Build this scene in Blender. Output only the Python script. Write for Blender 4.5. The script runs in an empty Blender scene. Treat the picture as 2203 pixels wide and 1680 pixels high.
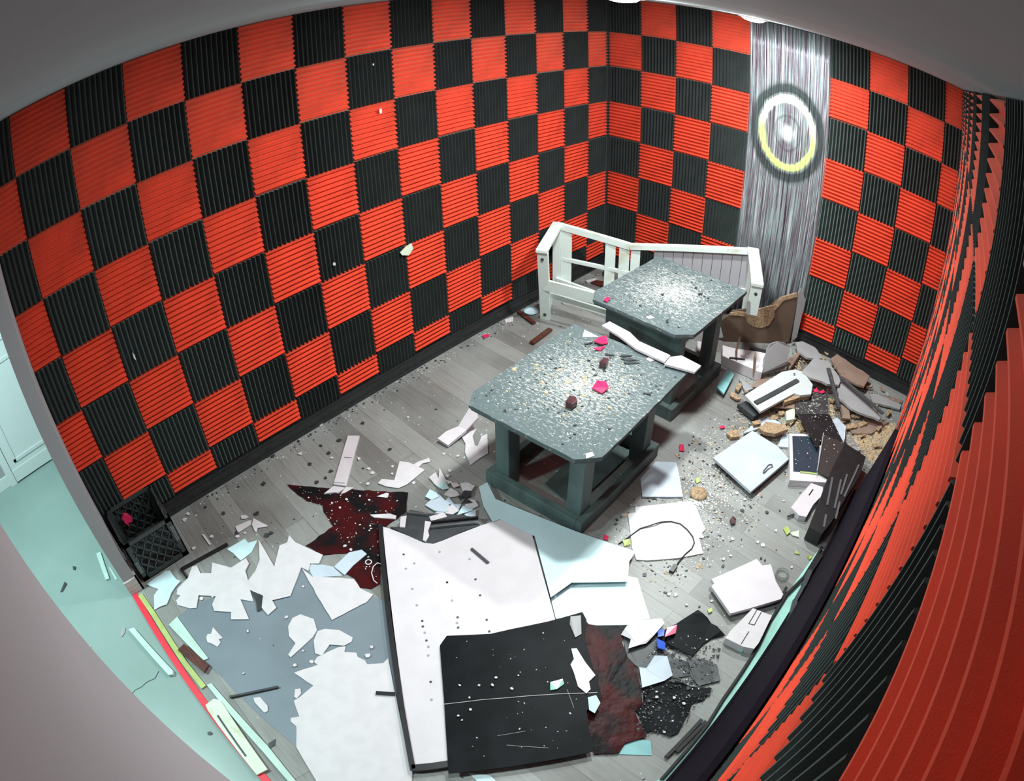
import bpy, math, random
from mathutils import Vector, Matrix
random.seed(7)
sc = bpy.context.scene
C = sc.collection
PI = math.pi
# ------------------------------------------------ camera, light, exposure
cam = bpy.data.cameras.new('security_camera'); camo = bpy.data.objects.new('security_camera', cam); C.objects.link(camo); sc.camera = camo
cam.type = 'PANO'; cam.panorama_type = 'FISHEYE_LENS_POLYNOMIAL'; cam.sensor_width = 36; cam.sensor_fit = 'HORIZONTAL'
cam.fisheye_fov = 3.0
cam.fisheye_polynomial_k0 = 0.0
cam.fisheye_polynomial_k1 = -0.041759546202409945
cam.fisheye_polynomial_k2 = -0.00048181689714241557
cam.fisheye_polynomial_k3 = 3.43398694070478e-05
cam.fisheye_polynomial_k4 = -1.543502306253391e-06
cam.shift_x = (1101.5 - 1053.545) / 2203; cam.shift_y = (828.143 - 840) / 2203
cam.clip_start = 0.005
_r = ((0.7246785491649614, 0.6884361705240265, -0.029943939192591737), (-0.38619738538074916, 0.4417494837036424, 0.8097585894404777), (0.5706948220417183, -0.5752504087454132, 0.5859986240026455))
camo.matrix_world = Matrix([[_r[0][i], _r[1][i], _r[2][i], (2.8121189, -4.2816051, 2.3836197)[i]] for i in range(3)] + [[0, 0, 0, 1]])
sc.view_settings.view_transform = 'Standard'; sc.view_settings.look = 'None'
sc.view_settings.exposure = 0.22; sc.view_settings.gamma = 1.0; sc.view_settings.use_curve_mapping = False
world = bpy.data.worlds.new('world'); sc.world = world; world.use_nodes = True
world.node_tree.nodes['Background'].inputs[0].default_value = (0.55, 0.75, 0.8, 1); world.node_tree.nodes['Background'].inputs[1].default_value = 0.10
sc.cycles.max_bounces = 6; sc.cycles.diffuse_bounces = 4; sc.cycles.glossy_bounces = 3; sc.cycles.transmission_bounces = 4; sc.cycles.transparent_max_bounces = 8
sc.cycles.use_denoising = True; sc.cycles.sample_clamp_indirect = 4.0
CEIL = 2.41; WL = -0.018; WB = 0.018; WR = 2.917; FY0, FY1 = -4.41, -4.487
LAMPS = [(1.55, -0.85), (1.45, -2.1), (2.0, -3.4)]
def lamp(name, loc, power, size, color, rot=(0, 0, 0), spread=PI):
    l = bpy.data.lights.new(name, 'AREA'); l.shape = 'DISK'; l.size = size; l.energy = power; l.color = color; l.spread = spread
    o = bpy.data.objects.new(name, l); C.objects.link(o); o.location = loc; o.rotation_euler = rot
    return o
for (x, y), pw in zip(LAMPS, (44, 46, 13)):
    lamp('downlight_bulb', (x, y, CEIL - 0.034), pw, 0.15, (0.92, 1.0, 0.98))
for (x, y), pw in zip(LAMPS, (14, 17, 2.5)):
    l = bpy.data.lights.new('downlight_side_glow', 'POINT'); l.energy = pw; l.shadow_soft_size = 0.02; l.color = (0.92, 1.0, 0.98)
    o = bpy.data.objects.new('downlight_side_glow', l); C.objects.link(o); o.location = (x, y, CEIL - 0.06)
lamp('hall_bulb', (0.2, -5.5, 2.55), 84, 0.3, (0.72, 1.0, 0.97))
# ------------------------------------------------ materials
def mat(name, col=(0.5, 0.5, 0.5), rough=0.6, metal=0.0, spec=0.5, var=0.0, scale=8.0, bump=0.0, bscale=60.0, col2=None, alpha=1.0, trans=0.0, emit=None, es=1.0, stretch=(1, 1, 1), thresh=(0.4, 0.6), coat=0.0, bdist=0.002, sheen=0.0, stint=(1, 1, 1)):
    m = bpy.data.materials.new(name); m.use_nodes = True; nt = m.node_tree; N = nt.nodes; L = nt.links
    b = N['Principled BSDF']; b.inputs['Base Color'].default_value = (*col, 1); b.inputs['Roughness'].default_value = rough; b.inputs['Metallic'].default_value = metal
    b.inputs['Specular IOR Level'].default_value = spec; b.inputs['Alpha'].default_value = alpha; b.inputs['Transmission Weight'].default_value = trans
    b.inputs['Coat Weight'].default_value = coat
    if sheen: b.inputs['Sheen Weight'].default_value = sheen; b.inputs['Sheen Roughness'].default_value = 0.45; b.inputs['Sheen Tint'].default_value = (*stint, 1)
    if emit: b.inputs['Emission Color'].default_value = (*emit, 1); b.inputs['Emission Strength'].default_value = es
    tc = N.new('ShaderNodeTexCoord'); mp = N.new('ShaderNodeMapping'); mp.inputs['Scale'].default_value = stretch
    L.new(tc.outputs['Object'], mp.inputs[0])
    if col2 or var:
        n = N.new('ShaderNodeTexNoise'); n.inputs['Scale'].default_value = scale; n.inputs['Detail'].default_value = 6; L.new(mp.outputs[0], n.inputs[0])
        r = N.new('ShaderNodeValToRGB'); r.color_ramp.elements[0].position = thresh[0]; r.color_ramp.elements[1].position = thresh[1]
        c2 = col2 or tuple(max(0, c * (1 - var)) for c in col)
        r.color_ramp.elements[0].color = (*c2, 1); r.color_ramp.elements[1].color = (*col, 1)
        L.new(n.outputs[0], r.inputs[0]); L.new(r.outputs[0], b.inputs['Base Color'])
    if bump:
        n2 = N.new('ShaderNodeTexNoise'); n2.inputs['Scale'].default_value = bscale; n2.inputs['Detail'].default_value = 5; L.new(mp.outputs[0], n2.inputs[0])
        bp = N.new('ShaderNodeBump'); bp.inputs['Strength'].default_value = bump; bp.inputs['Distance'].default_value = bdist; L.new(n2.outputs[0], bp.inputs['Height']); L.new(bp.outputs[0], b.inputs['Normal'])
    return m
RED = mat('red_foam', (0.72, 0.058, 0.026), 0.9, spec=0.2, var=0.22, scale=5, bump=0.15, bscale=700, sheen=0.28, stint=(1, 0.75, 0.55))
BLK = mat('black_foam', (0.019, 0.021, 0.022), 0.92, spec=0.25, var=0.3, scale=6, bump=0.15, bscale=700, sheen=0.3, stint=(0.7, 1, 0.9))
PLASTER = mat('ceiling_paint', (0.36, 0.46, 0.48), 0.9, spec=0.2, var=0.1, scale=2.5, bump=0.4, bscale=25, thresh=(0.35, 0.65))
WALLPAINT = mat('wall_paint', (0.36, 0.35, 0.37), 0.75, spec=0.3, var=0.06, scale=3)
DARKWALL = mat('dark_wall', (0.05, 0.05, 0.055), 0.9)
WHITE = mat('white_plastic', (0.64, 0.58, 0.615), 0.45, var=0.05, scale=10)
WHITEB = mat('white_board', (0.63, 0.58, 0.605), 0.55, var=0.06, scale=14, bump=0.1, bscale=60)
FROST = mat('frosted_plastic', (0.20, 0.235, 0.27), 0.36, spec=0.5, var=0.12, scale=3)
FILM = mat('pale_blue_film', (0.58, 0.75, 0.80), 0.36, spec=0.5, var=0.12, scale=3)
PALEB = mat('pale_blue_board', (0.50, 0.56, 0.64), 0.5, var=0.08, scale=6)
BGLASS = mat('black_screen', (0.010, 0.011, 0.013), 0.45, spec=0.06, var=0.4, scale=7, bump=0.15, bscale=5)
REDREFL = mat('screen_painted_reflection', (0.050, 0.006, 0.007), 0.4, spec=0.08, col2=(0.008, 0.008, 0.009), scale=6, thresh=(0.42, 0.58), bump=0.8, bscale=11, bdist=0.012)  # black screen with the mirrored red foam tiles painted into its colour
BPLAS = mat('black_plastic', (0.014, 0.014, 0.016), 0.4, var=0.3, scale=12, bump=0.1, bscale=120)
DPLAS = mat('dark_grey_plastic', (0.045, 0.05, 0.055), 0.5, var=0.3, scale=12)
GUN = mat('grey_metal', (0.30, 0.33, 0.35), 0.35, metal=0.8, var=0.2, scale=20)
WOODTEAL = mat('painted_timber', (0.095, 0.145, 0.14), 0.55, var=0.35, scale=9, bump=0.3, bscale=40, stretch=(1, 1, 0.25))
BENCHW = mat('chipped_white_paint', (0.76, 0.86, 0.82), 0.5, col2=(0.62, 0.64, 0.50), scale=7, thresh=(0.30, 0.42), bump=0.15, bscale=50)
BROWNB = mat('brown_hardboard', (0.15, 0.098, 0.068), 0.6, var=0.25, scale=4, bump=0.1, bscale=80)
CHIP = mat('raw_chipboard', (0.47, 0.33, 0.20), 0.95, col2=(0.24, 0.15, 0.09), scale=70, thresh=(0.35, 0.6), bump=0.9, bscale=110, bdist=0.006)
GREYLAM = mat('grey_laminate', (0.33, 0.32, 0.33), 0.5, var=0.08, scale=5)
BROWNLAM = mat('brown_laminate', (0.28, 0.19, 0.15), 0.55, var=0.15, scale=6)
DUSTBLK = mat('dusty_black_board', (0.40, 0.40, 0.38), 0.6, col2=(0.035, 0.03, 0.032), scale=55, thresh=(0.56, 0.66))
MAHOG = mat('mahogany_wood', (0.11, 0.028, 0.018), 0.45, var=0.5, scale=12, stretch=(1, 6, 1))
PALEW = mat('splintered_wood', (0.45, 0.32, 0.20), 0.8, var=0.3, scale=20, stretch=(1, 6, 1))
MINT = mat('mint_glass_sheet', (0.36, 0.66, 0.58), 0.25, var=0.12, scale=6)
SLATM = mat('pale_mint_slat', (0.50, 0.66, 0.59), 0.4, var=0.12, scale=10)
CYANB = mat('cyan_board', (0.22, 0.48, 0.50), 0.4, var=0.15, scale=8)
STRIPY = mat('yellow_green_strip', (0.42, 0.50, 0.17), 0.4, var=0.15, scale=12)
REDTAPE = mat('red_threshold_tape', (0.80, 0.025, 0.05), 0.5, var=0.12, scale=14)
CREAMB = mat('cream_dirty_board', (0.62, 0.68, 0.55), 0.5, col2=(0.40, 0.40, 0.25), scale=7, thresh=(0.3, 0.45))
CRATE = mat('black_crate_plastic', (0.042, 0.052, 0.052), 0.45, var=0.2, scale=8)
PINK = mat('pink_glass', (0.80, 0.03, 0.12), 0.25, var=0.2, scale=20)
CERAM = mat('brown_glazed_ceramic', (0.10, 0.04, 0.045), 0.25, var=0.4, scale=20)
CRUMBW = mat('white_crumbs', (0.72, 0.74, 0.72), 0.5)
CRUMBD = mat('dark_crumbs', (0.03, 0.03, 0.035), 0.5)
CRUMBB = mat('tan_crumbs', (0.50, 0.36, 0.22), 0.9)
GREENB = mat('yellow_green_shell', (0.36, 0.42, 0.10), 0.4)
BLUEB = mat('blue_plastic', (0.03, 0.10, 0.60), 0.35)
GLASSM = mat('clear_glass', (0.75, 0.85, 0.85), 0.08, trans=0.9, alpha=0.6)
DOORW = mat('hall_door_paint', (0.62, 0.66, 0.66), 0.45)
LAMPGLOW = mat('lamp_diffuser', (1, 1, 1), 0.5, emit=(0.95, 1.0, 0.98), es=9.0)
def teal_floor():
    m = mat('painted_concrete', (0.25, 0.335, 0.315), 0.32, var=0.14, scale=2.2, thresh=(0.3, 0.7), bump=0.08, bscale=14)
    return m
def wood_floor():
    m = bpy.data.materials.new('grey_laminate_planks'); m.use_nodes = True; nt = m.node_tree; N = nt.nodes; L = nt.links; b = N['Principled BSDF']
    tc = N.new('ShaderNodeTexCoord'); mp = N.new('ShaderNodeMapping'); mp.inputs['Rotation'].default_value = (0, 0, 0.06); L.new(tc.outputs['Object'], mp.inputs[0])
    br = N.new('ShaderNodeTexBrick'); br.offset = 0.37; br.inputs['Scale'].default_value = 1.0; br.inputs['Brick Width'].default_value = 1.22; br.inputs['Row Height'].default_value = 0.125
    br.inputs['Mortar Size'].default_value = 0.0012; br.inputs['Mortar Smooth'].default_value = 0.2
    br.inputs['Color1'].default_value = (0.29, 0.285, 0.275, 1); br.inputs['Color2'].default_value = (0.165, 0.158, 0.152, 1); br.inputs['Mortar'].default_value = (0.08, 0.075, 0.07, 1)
    L.new(mp.outputs[0], br.inputs[0])
    g = N.new('ShaderNodeTexNoise'); g.inputs['Scale'].default_value = 9; g.inputs['Detail'].default_value = 8; g.inputs['Roughness'].default_value = 0.65
    mp2 = N.new('ShaderNodeMapping'); mp2.inputs['Scale'].default_value = (0.6, 9, 1); L.new(mp.outputs[0], mp2.inputs[0]); L.new(mp2.outputs[0], g.inputs[0])
    r = N.new('ShaderNodeValToRGB'); r.color_ramp.elements[0].position = 0.3; r.color_ramp.elements[0].color = (0.74, 0.73, 0.72, 1); r.color_ramp.elements[1].position = 0.7; r.color_ramp.elements[1].color = (1.08, 1.08, 1.08, 1)
    L.new(g.outputs[0], r.inputs[0])
    mx = N.new('ShaderNodeMixRGB'); mx.blend_type = 'MULTIPLY'; mx.inputs[0].default_value = 1; L.new(br.outputs[0], mx.inputs[1]); L.new(r.outputs[0], mx.inputs[2]); 
    d = N.new('ShaderNodeTexNoise'); d.inputs['Scale'].default_value = 2.3; d.inputs['Detail'].default_value = 8; L.new(tc.outputs['Object'], d.inputs[0])
    r2 = N.new('ShaderNodeValToRGB'); r2.color_ramp.elements[0].position = 0.42; r2.color_ramp.elements[0].color = (0, 0, 0, 1); r2.color_ramp.elements[1].position = 0.75; r2.color_ramp.elements[1].color = (0.6, 0.6, 0.6, 1); L.new(d.outputs[0], r2.inputs[0])
    m2 = N.new('ShaderNodeMixRGB'); m2.inputs[2].default_value = (0.33, 0.35, 0.34, 1); L.new(r2.outputs[0], m2.inputs[0]); L.new(mx.outputs[0], m2.inputs[1])
    L.new(m2.outputs[0], b.inputs['Base Color']); b.inputs['Roughness'].default_value = 0.42
    bp = N.new('ShaderNodeBump'); bp.inputs['Strength'].default_value = 0.15; bp.inputs['Distance'].default_value = 0.001; L.new(br.outputs['Fac'], bp.inputs['Height']); bp.invert = True; L.new(bp.outputs[0], b.inputs['Normal'])
    return m
def table_top_mat(name, ang, cx, cy):
    # dark teal paint worn to bare pale scratches, worst around the middle of the table
    m = bpy.data.materials.new(name); m.use_nodes = True; nt = m.node_tree; N = nt.nodes; L = nt.links; b = N['Principled BSDF']
    tc = N.new('ShaderNodeTexCoord')
    mp = N.new('ShaderNodeMapping'); mp.inputs['Rotation'].default_value = (0, 0, ang); mp.inputs['Scale'].default_value = (1, 2.2, 1); L.new(tc.outputs['Object'], mp.inputs[0])
    n = N.new('ShaderNodeTexNoise'); n.inputs['Scale'].default_value = 42; n.inputs['Detail'].default_value = 9; n.inputs['Roughness'].default_value = 0.72; L.new(mp.outputs[0], n.inputs[0])
    mc = N.new('ShaderNodeMapping'); mc.vector_type = 'POINT'; mc.inputs['Location'].default_value = (-cx, -cy, 0); mc.inputs['Scale'].default_value = (1, 1, 0); L.new(tc.outputs['Object'], mc.inputs[0])
    ln = N.new('ShaderNodeVectorMath'); ln.operation = 'LENGTH'; L.new(mc.outputs[0], ln.inputs[0])
    mr = N.new('ShaderNodeMapRange'); mr.inputs[1].default_value = 0.08; mr.inputs[2].default_value = 0.52; mr.inputs[3].default_value = 0.075; mr.inputs[4].default_value = -0.055; L.new(ln.outputs['Value'], mr.inputs[0])
    a = N.new('ShaderNodeMath'); a.operation = 'ADD'; L.new(n.outputs[0], a.inputs[0]); L.new(mr.outputs[0], a.inputs[1])
    r = N.new('ShaderNodeValToRGB'); e = r.color_ramp.elements; e[0].position = 0.51; e[0].color = (0.095, 0.12, 0.125, 1); e[1].position = 0.595; e[1].color = (0.34, 0.33, 0.32, 1)
    x = e.new(0.55); x.color = (0.14, 0.165, 0.168, 1)
    L.new(a.outputs[0], r.inputs[0]); L.new(r.outputs[0], b.inputs['Base Color']); b.inputs['Roughness'].default_value = 0.85; b.inputs['Specular IOR Level'].default_value = 0.2
    bp = N.new('ShaderNodeBump'); bp.inputs['Strength'].default_value = 0.5; bp.inputs['Distance'].default_value = 0.002; L.new(n.outputs[0], bp.inputs['Height']); L.new(bp.outputs[0], b.inputs['Normal'])
    return m
def metal_mat(cx, cz):
    # bare corrugated steel with spray paint rings: black outside, white to yellow-green inside, black ring and white blot in the middle
    m = bpy.data.materials.new('sprayed_corrugated_steel'); m.use_nodes = True; nt = m.node_tree; N = nt.nodes; L = nt.links; b = N['Principled BSDF']
    tc = N.new('ShaderNodeTexCoord')
    sp = N.new('ShaderNodeSeparateXYZ'); L.new(tc.outputs['Object'], sp.inputs[0])
    wob = N.new('ShaderNodeTexNoise'); wob.inputs['Scale'].default_value = 6; wob.inputs['Detail'].default_value = 6; L.new(tc.outputs['Object'], wob.inputs[0])
    def M(op, a, c=None, v=None):
        n = N.new('ShaderNodeMath'); n.operation = op
        for i, s in enumerate((a, c)):
            if s is None: continue
            if isinstance(s, (int, float)): n.inputs[i].default_value = s
            else: L.new(s, n.inputs[i])
        return n.outputs[0]
    dx = M('SUBTRACT', sp.outputs[0], cx); dz = M('SUBTRACT', sp.outputs[2], cz)
    dx = M('DIVIDE', dx, 0.205); dz = M('DIVIDE', dz, 0.262)
    rr = M('SQRT', M('ADD', M('MULTIPLY', dx, dx), M('MULTIPLY', dz, dz)))
    rr = M('ADD', rr, M('MULTIPLY', M('SUBTRACT', wob.outputs[0], 0.5), 0.18))
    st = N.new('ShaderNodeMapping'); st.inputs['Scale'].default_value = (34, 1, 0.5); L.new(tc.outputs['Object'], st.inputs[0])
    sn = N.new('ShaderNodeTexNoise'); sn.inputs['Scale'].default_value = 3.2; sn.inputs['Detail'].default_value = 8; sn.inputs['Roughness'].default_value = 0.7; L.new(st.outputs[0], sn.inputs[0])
    base = N.new('ShaderNodeValToRGB'); e = base.color_ramp.elements; e[0].position = 0.38; e[0].color = (0.06, 0.03, 0.045, 1); e[1].position = 0.60; e[1].color = (0.93, 0.93, 0.97, 1)  # purple, teal and white streaks paint in room reflections, along with dirt
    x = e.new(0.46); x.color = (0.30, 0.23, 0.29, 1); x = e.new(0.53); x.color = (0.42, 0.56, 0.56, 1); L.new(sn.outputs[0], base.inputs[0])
    ring = N.new('ShaderNodeValToRGB'); ring.color_ramp.interpolation = 'LINEAR'; e = ring.color_ramp.elements
    pts = [(0.0, 0.55), (0.10, 0.5), (0.16, 0.0), (0.20, 0.0), (0.25, 0.75), (0.30, 0.0), (0.43, 0.0), (0.46, 0.95), (0.54, 0.95), (0.57, 0.35), (0.60, 0.93), (0.70, 0.9), (0.78, 0.0)]
    cols = [(0.75, 0.80, 0.75), (0.75, 0.80, 0.75), (0.5, 0.5, 0.5), (0.03, 0.03, 0.03), (0.03, 0.03, 0.03), (0.03, 0.03, 0.03), (0.55, 0.68, 0.24), (0.58, 0.74, 0.24), (0.50, 0.68, 0.20), (0.05, 0.06, 0.05), (0.02, 0.03, 0.03), (0.02, 0.03, 0.03), (0.02, 0.03, 0.03)]
    e[0].position = 0; e[0].color = (*cols[0], pts[0][1]); e[1].position = pts[-1][0]; e[1].color = (*cols[-1], pts[-1][1])
    for (p, a_), c_ in list(zip(pts, cols))[1:-1]:
        x = e.new(p); x.color = (*c_, a_)
    L.new(M('MULTIPLY', rr, 0.5), ring.inputs[0])
    # upper half of the pale ring is white, the lower half yellow-green
    wh = N.new('ShaderNodeMapRange'); wh.inputs[1].default_value = -0.1; wh.inputs[2].default_value = 0.5; L.new(dz, wh.inputs[0])
    inner = M('MULTIPLY', M('LESS_THAN', rr, 1.12), M('GREATER_THAN', rr, 0.8)); wf = M('MULTIPLY', wh.outputs[0], inner)
    mw = N.new('ShaderNodeMixRGB'); mw.inputs[2].default_value = (0.74, 0.80, 0.66, 1); L.new(wf, mw.inputs[0]); L.new(ring.outputs[0], mw.inputs[1])
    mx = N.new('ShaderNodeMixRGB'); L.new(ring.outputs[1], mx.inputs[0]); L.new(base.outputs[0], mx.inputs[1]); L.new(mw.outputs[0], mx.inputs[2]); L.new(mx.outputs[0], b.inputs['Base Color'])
    me = M('MULTIPLY', M('SUBTRACT', 1.0, ring.outputs[1]), 0.7); L.new(me, b.inputs['Metallic'])
    ro = N.new('ShaderNodeMapRange'); ro.inputs[3].default_value = 0.22; ro.inputs[4].default_value = 0.5; L.new(sn.outputs[0], ro.inputs[0]); L.new(ro.outputs[0], b.inputs['Roughness'])
    bp = N.new('ShaderNodeBump'); bp.inputs['Strength'].default_value = 0.35; bp.inputs['Distance'].default_value = 0.004; L.new(wob.outputs[0], bp.inputs['Height']); L.new(bp.outputs[0], b.inputs['Normal'])
    return m
FLOORM = wood_floor(); HALLM = teal_floor()

# ------------------------------------------------ mesh helpers
class MB:
    def __init__(s): s.v = []; s.f = []
    def add(s, vs, fs):
        n = len(s.v); s.v += [tuple(v) for v in vs]; s.f += [tuple(i + n for i in f) for f in fs]; return s
    def box(s, x0, x1, y0, y1, z0, z1):
        return s.add([(x0, y0, z0), (x1, y0, z0), (x1, y1, z0), (x0, y1, z0), (x0, y0, z1), (x1, y0, z1), (x1, y1, z1), (x0, y1, z1)],
                     [(0, 3, 2, 1), (4, 5, 6, 7), (0, 1, 5, 4), (1, 2, 6, 5), (2, 3, 7, 6), (3, 0, 4, 7)])
    def bar(s, p0, p1, w, h, up=(0, 0, 1)):
        p0, p1 = Vector(p0), Vector(p1); d = (p1 - p0).normalized(); u = Vector(up); r = d.cross(u)
        if r.length < 1e-4: r = d.cross(Vector((1, 0, 0)))
        r.normalize(); u = r.cross(d); r *= w / 2; u *= h / 2
        vs = [p + a * r + b * u for p in (p0, p1) for a, b in ((-1, -1), (1, -1), (1, 1), (-1, 1))]
        return s.add(vs, [(0, 1, 2, 3), (7, 6, 5, 4), (0, 4, 5, 1), (1, 5, 6, 2), (2, 6, 7, 3), (3, 7, 4, 0)])
    def prism(s, pts, z0, t, bend=0.0, sag=None):
        # flat plate with outline pts, top at z0+t; bend lifts every point by its own small amount
        n = len(pts); area = sum(pts[i][0] * pts[(i + 1) % n][1] - pts[(i + 1) % n][0] * pts[i][1] for i in range(n))
        if area < 0: pts = pts[::-1]
        dz = [sag(p) if sag else 0.0 for p in pts]
        dz = [d + random.uniform(0, bend) for d in dz]
        vs = [(p[0], p[1], z0 + d) for p, d in zip(pts, dz)] + [(p[0], p[1], z0 + t + d) for p, d in zip(pts, dz)]
        fs = [tuple(range(n - 1, -1, -1)), tuple(range(n, 2 * n))] + [(i, (i + 1) % n, n + (i + 1) % n, n + i) for i in range(n)]
        return s.add(vs, fs)
    def plate(s, pts, t):
        # plate through arbitrary 3-D outline, thickened downwards along its normal
        P = [Vector(p) for p in pts]; nrm = Vector((0, 0, 0)); n = len(P)
        for i in range(n):
            nrm += P[i].cross(P[(i + 1) % n])
        nrm.normalize()
        if nrm.z < -1e-6 or (abs(nrm.z) < 1e-6 and nrm.y > 0): P = P[::-1]; nrm = -nrm
        vs = [p - nrm * t for p in P] + P
        fs = [tuple(range(n - 1, -1, -1)), tuple(range(n, 2 * n))] + [(i, (i + 1) % n, n + (i + 1) % n, n + i) for i in range(n)]
        return s.add(vs, fs)
    def tube(s, path, r, seg=8):
        P = [Vector(p) for p in path]; n0 = len(s.v); rings = []
        for i, p in enumerate(P):
            d = (P[min(i + 1, len(P) - 1)] - P[max(i - 1, 0)]).normalized(); a = d.cross(Vector((0, 0, 1)))
            if a.length < 1e-3: a = d.cross(Vector((1, 0, 0)))
            a.normalize(); b = d.cross(a); rad = r[i] if isinstance(r, (list, tuple)) else r
            rings.append([p + (a * math.cos(2 * PI * k / seg) + b * math.sin(2 * PI * k / seg)) * rad for k in range(seg)])
        vs = [v for q in rings for v in q]; fs = []
        for i in range(len(P) - 1):
            for k in range(seg):
                fs.append((i * seg + k, i * seg + (k + 1) % seg, (i + 1) * seg + (k + 1) % seg, (i + 1) * seg + k))
        fs += [tuple(range(seg - 1, -1, -1)), tuple(range((len(P) - 1) * seg, len(P) * seg))]
        return s.add(vs, fs)
    def lathe(s, prof, c=(0, 0, 0), seg=24, closed=False):
        vs = [(c[0] + r * math.cos(2 * PI * k / seg), c[1] + r * math.sin(2 * PI * k / seg), c[2] + z) for r, z in prof for k in range(seg)]
        fs = []; m = len(prof)
        for i in range(m - 1 + (1 if closed else 0)):
            for k in range(seg):
                fs.append((i * seg + k, i * seg + (k + 1) % seg, ((i + 1) % m) * seg + (k + 1) % seg, ((i + 1) % m) * seg + k))
        if not closed: fs += [tuple(range(seg - 1, -1, -1)), tuple(range((m - 1) * seg, m * seg))]
        return s.add(vs, fs)
    def build(s, name, m, parent=None, smooth=False, bevel=0.0, recalc=False):
        me = bpy.data.meshes.new(name); me.from_pydata(s.v, [], s.f); me.materials.append(m)
        if smooth: me.polygons.foreach_set('use_smooth', [True] * len(me.polygons))
        me.update(); o = bpy.data.objects.new(name, me); C.objects.link(o)
        if parent: o.parent = parent
        if bevel:
            b = o.modifiers.new('bevel', 'BEVEL'); b.width = bevel; b.segments = 2; b.limit_method = 'ANGLE'
        return o
def tag(o, label, cat, group=None, kind=None):
    o['label'] = label; o['category'] = cat
    if group: o['group'] = group
    if kind: o['kind'] = kind
    return o
def root(name, loc, label, cat, group=None, rz=0.0):
    o = bpy.data.objects.new(name, None); o.empty_display_size = 0.05; C.objects.link(o); o.location = loc; o.rotation_euler = (0, 0, rz); return tag(o, label, cat, group)
def struct(name, mb, m, **k):
    o = mb.build(name, m, **k); o['kind'] = 'structure'; return o
def off(o, p):   # parts modelled in world coordinates, hung under an empty that stands elsewhere
    for c in o.children:
        c.matrix_parent_inverse = o.matrix_basis.inverted()

# ------------------------------------------------ the room
struct('floor', MB().box(-0.2, 3.1, FY1 + 0.02, 0.2, -0.1, 0.0), FLOORM)
struct('floor', MB().box(-1.35, 3.6, -7.2, FY1 + 0.02, -0.1, -0.002), HALLM)
struct('ceiling', MB().box(-0.25, 3.1, FY1 - 0.1, 0.2, CEIL, CEIL + 0.1), PLASTER)
struct('ceiling', MB().box(-1.4, 3.7, -7.2, FY1 - 0.1, 2.62, 2.7), PLASTER)
struct('wall_left', MB().box(WL - 0.12, WL, FY1, WB + 0.12, 0, CEIL), DARKWALL)
struct('wall_back', MB().box(WL - 0.12, WR + 0.12, WB, WB + 0.12, 0, CEIL), DARKWALL)
struct('wall_right', MB().box(WR, WR + 0.12, FY1, WB, 0, CEIL), DARKWALL)
# front wall: narrow pier on the left, header over the opening, solid part that carries the camera
struct('wall_front', MB().box(WL, 0.36, FY1, FY0, 0, CEIL), WALLPAINT)
struct('wall_front', MB().box(2.33, WR, FY1, FY0, 0, CEIL), WALLPAINT)
struct('wall_front', MB().box(0.36, 2.33, FY1, FY0, 2.12, CEIL), WALLPAINT)
struct('trim_1', MB().box(0.355, 0.372, FY1 - 0.004, FY0 + 0.012, 0, 0.10).box(0.20, 0.372, FY0, FY0 + 0.012, 0, 0.10), mat('trim_paint', (0.55, 0.52, 0.52), 0.5, var=0.25, scale=14, stretch=(1, 1, 6)))
for nm, (x0, x1, y0, y1) in {'baseboard_left': (WL, WL + 0.013, FY0, WB), 'baseboard_back': (WL, WR, WB - 0.013, WB), 'baseboard_right': (WR - 0.013, WR, FY0, WB)}.items():
    b = MB().box(x0, x1, y0, y1, 0, 0.085)
    if nm == 'baseboard_left': b.box(WL, WL + 0.022, y0, y1, 0.0, 0.02).box(WL, WL + 0.02, y0, y1, 0.085, 0.098)
    if nm == 'baseboard_back': b.box(x0, x1, WB - 0.022, WB, 0, 0.02).box(x0, x1, WB - 0.02, WB, 0.085, 0.098)
    if nm == 'baseboard_right': b.box(WR - 0.022, WR, y0, y1, 0, 0.02).box(WR - 0.02, WR, y0, y1, 0.085, 0.098)
    struct(nm, b, mat('black_' + nm, (0.02, 0.02, 0.022), 0.5, var=0.3, scale=30))
tag(MB().box(0.375, 2.33, -4.487, -4.452, 0, 0.006).build('threshold_strip', REDTAPE), 'glossy red strip laid across the floor of the doorway opening', 'floor strip')
# hall beyond the opening
struct('wall_hall', MB().box(-1.39, -1.27, -7.2, FY1, 0, 2.62), WALLPAINT)
struct('wall_hall', MB().box(-1.39, WL - 0.12, FY1, FY1 + 0.1, 0, 2.62), WALLPAINT)
struct('wall_hall', MB().box(-1.39, 3.7, -7.3, -7.2, 0, 2.62), WALLPAINT)
struct('wall_hall', MB().box(3.6, 3.7, -7.2, FY1, 0, 2.62), WALLPAINT)
d = MB().box(-1.268, -1.23, -5.0, -4.50, 0.01, 2.03)
door = struct('door_1', d, DOORW)
dm = MB()
for (a, b_, c, e) in ((-4.94, -4.56, 0.16, 0.9), (-4.94, -4.56, 1.02, 1.9)):
    dm.box(-1.23, -1.222, a, b_, c, c + 0.025).box(-1.23, -1.222, a, b_, e - 0.025, e).box(-1.23, -1.222, a, a + 0.025, c, e).box(-1.23, -1.222, b_ - 0.025, b_, c, e)
dm.build('door_panel', DOORW, door)
MB().box(-1.23, -1.224, -5.0, -4.5, 0.012, 0.11).build('kick_rail', DOORW, door)
struct('trim_2', MB().box(-1.27, -1.225, -5.07, -5.005, 0, 2.1).box(-1.27, -1.225, -5.07, -4.49, 2.035, 2.1), DOORW)
struct('baseboard_hall', MB().box(-1.27, -1.255, -7.2, -5.07, 0, 0.09), DOORW)

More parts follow.
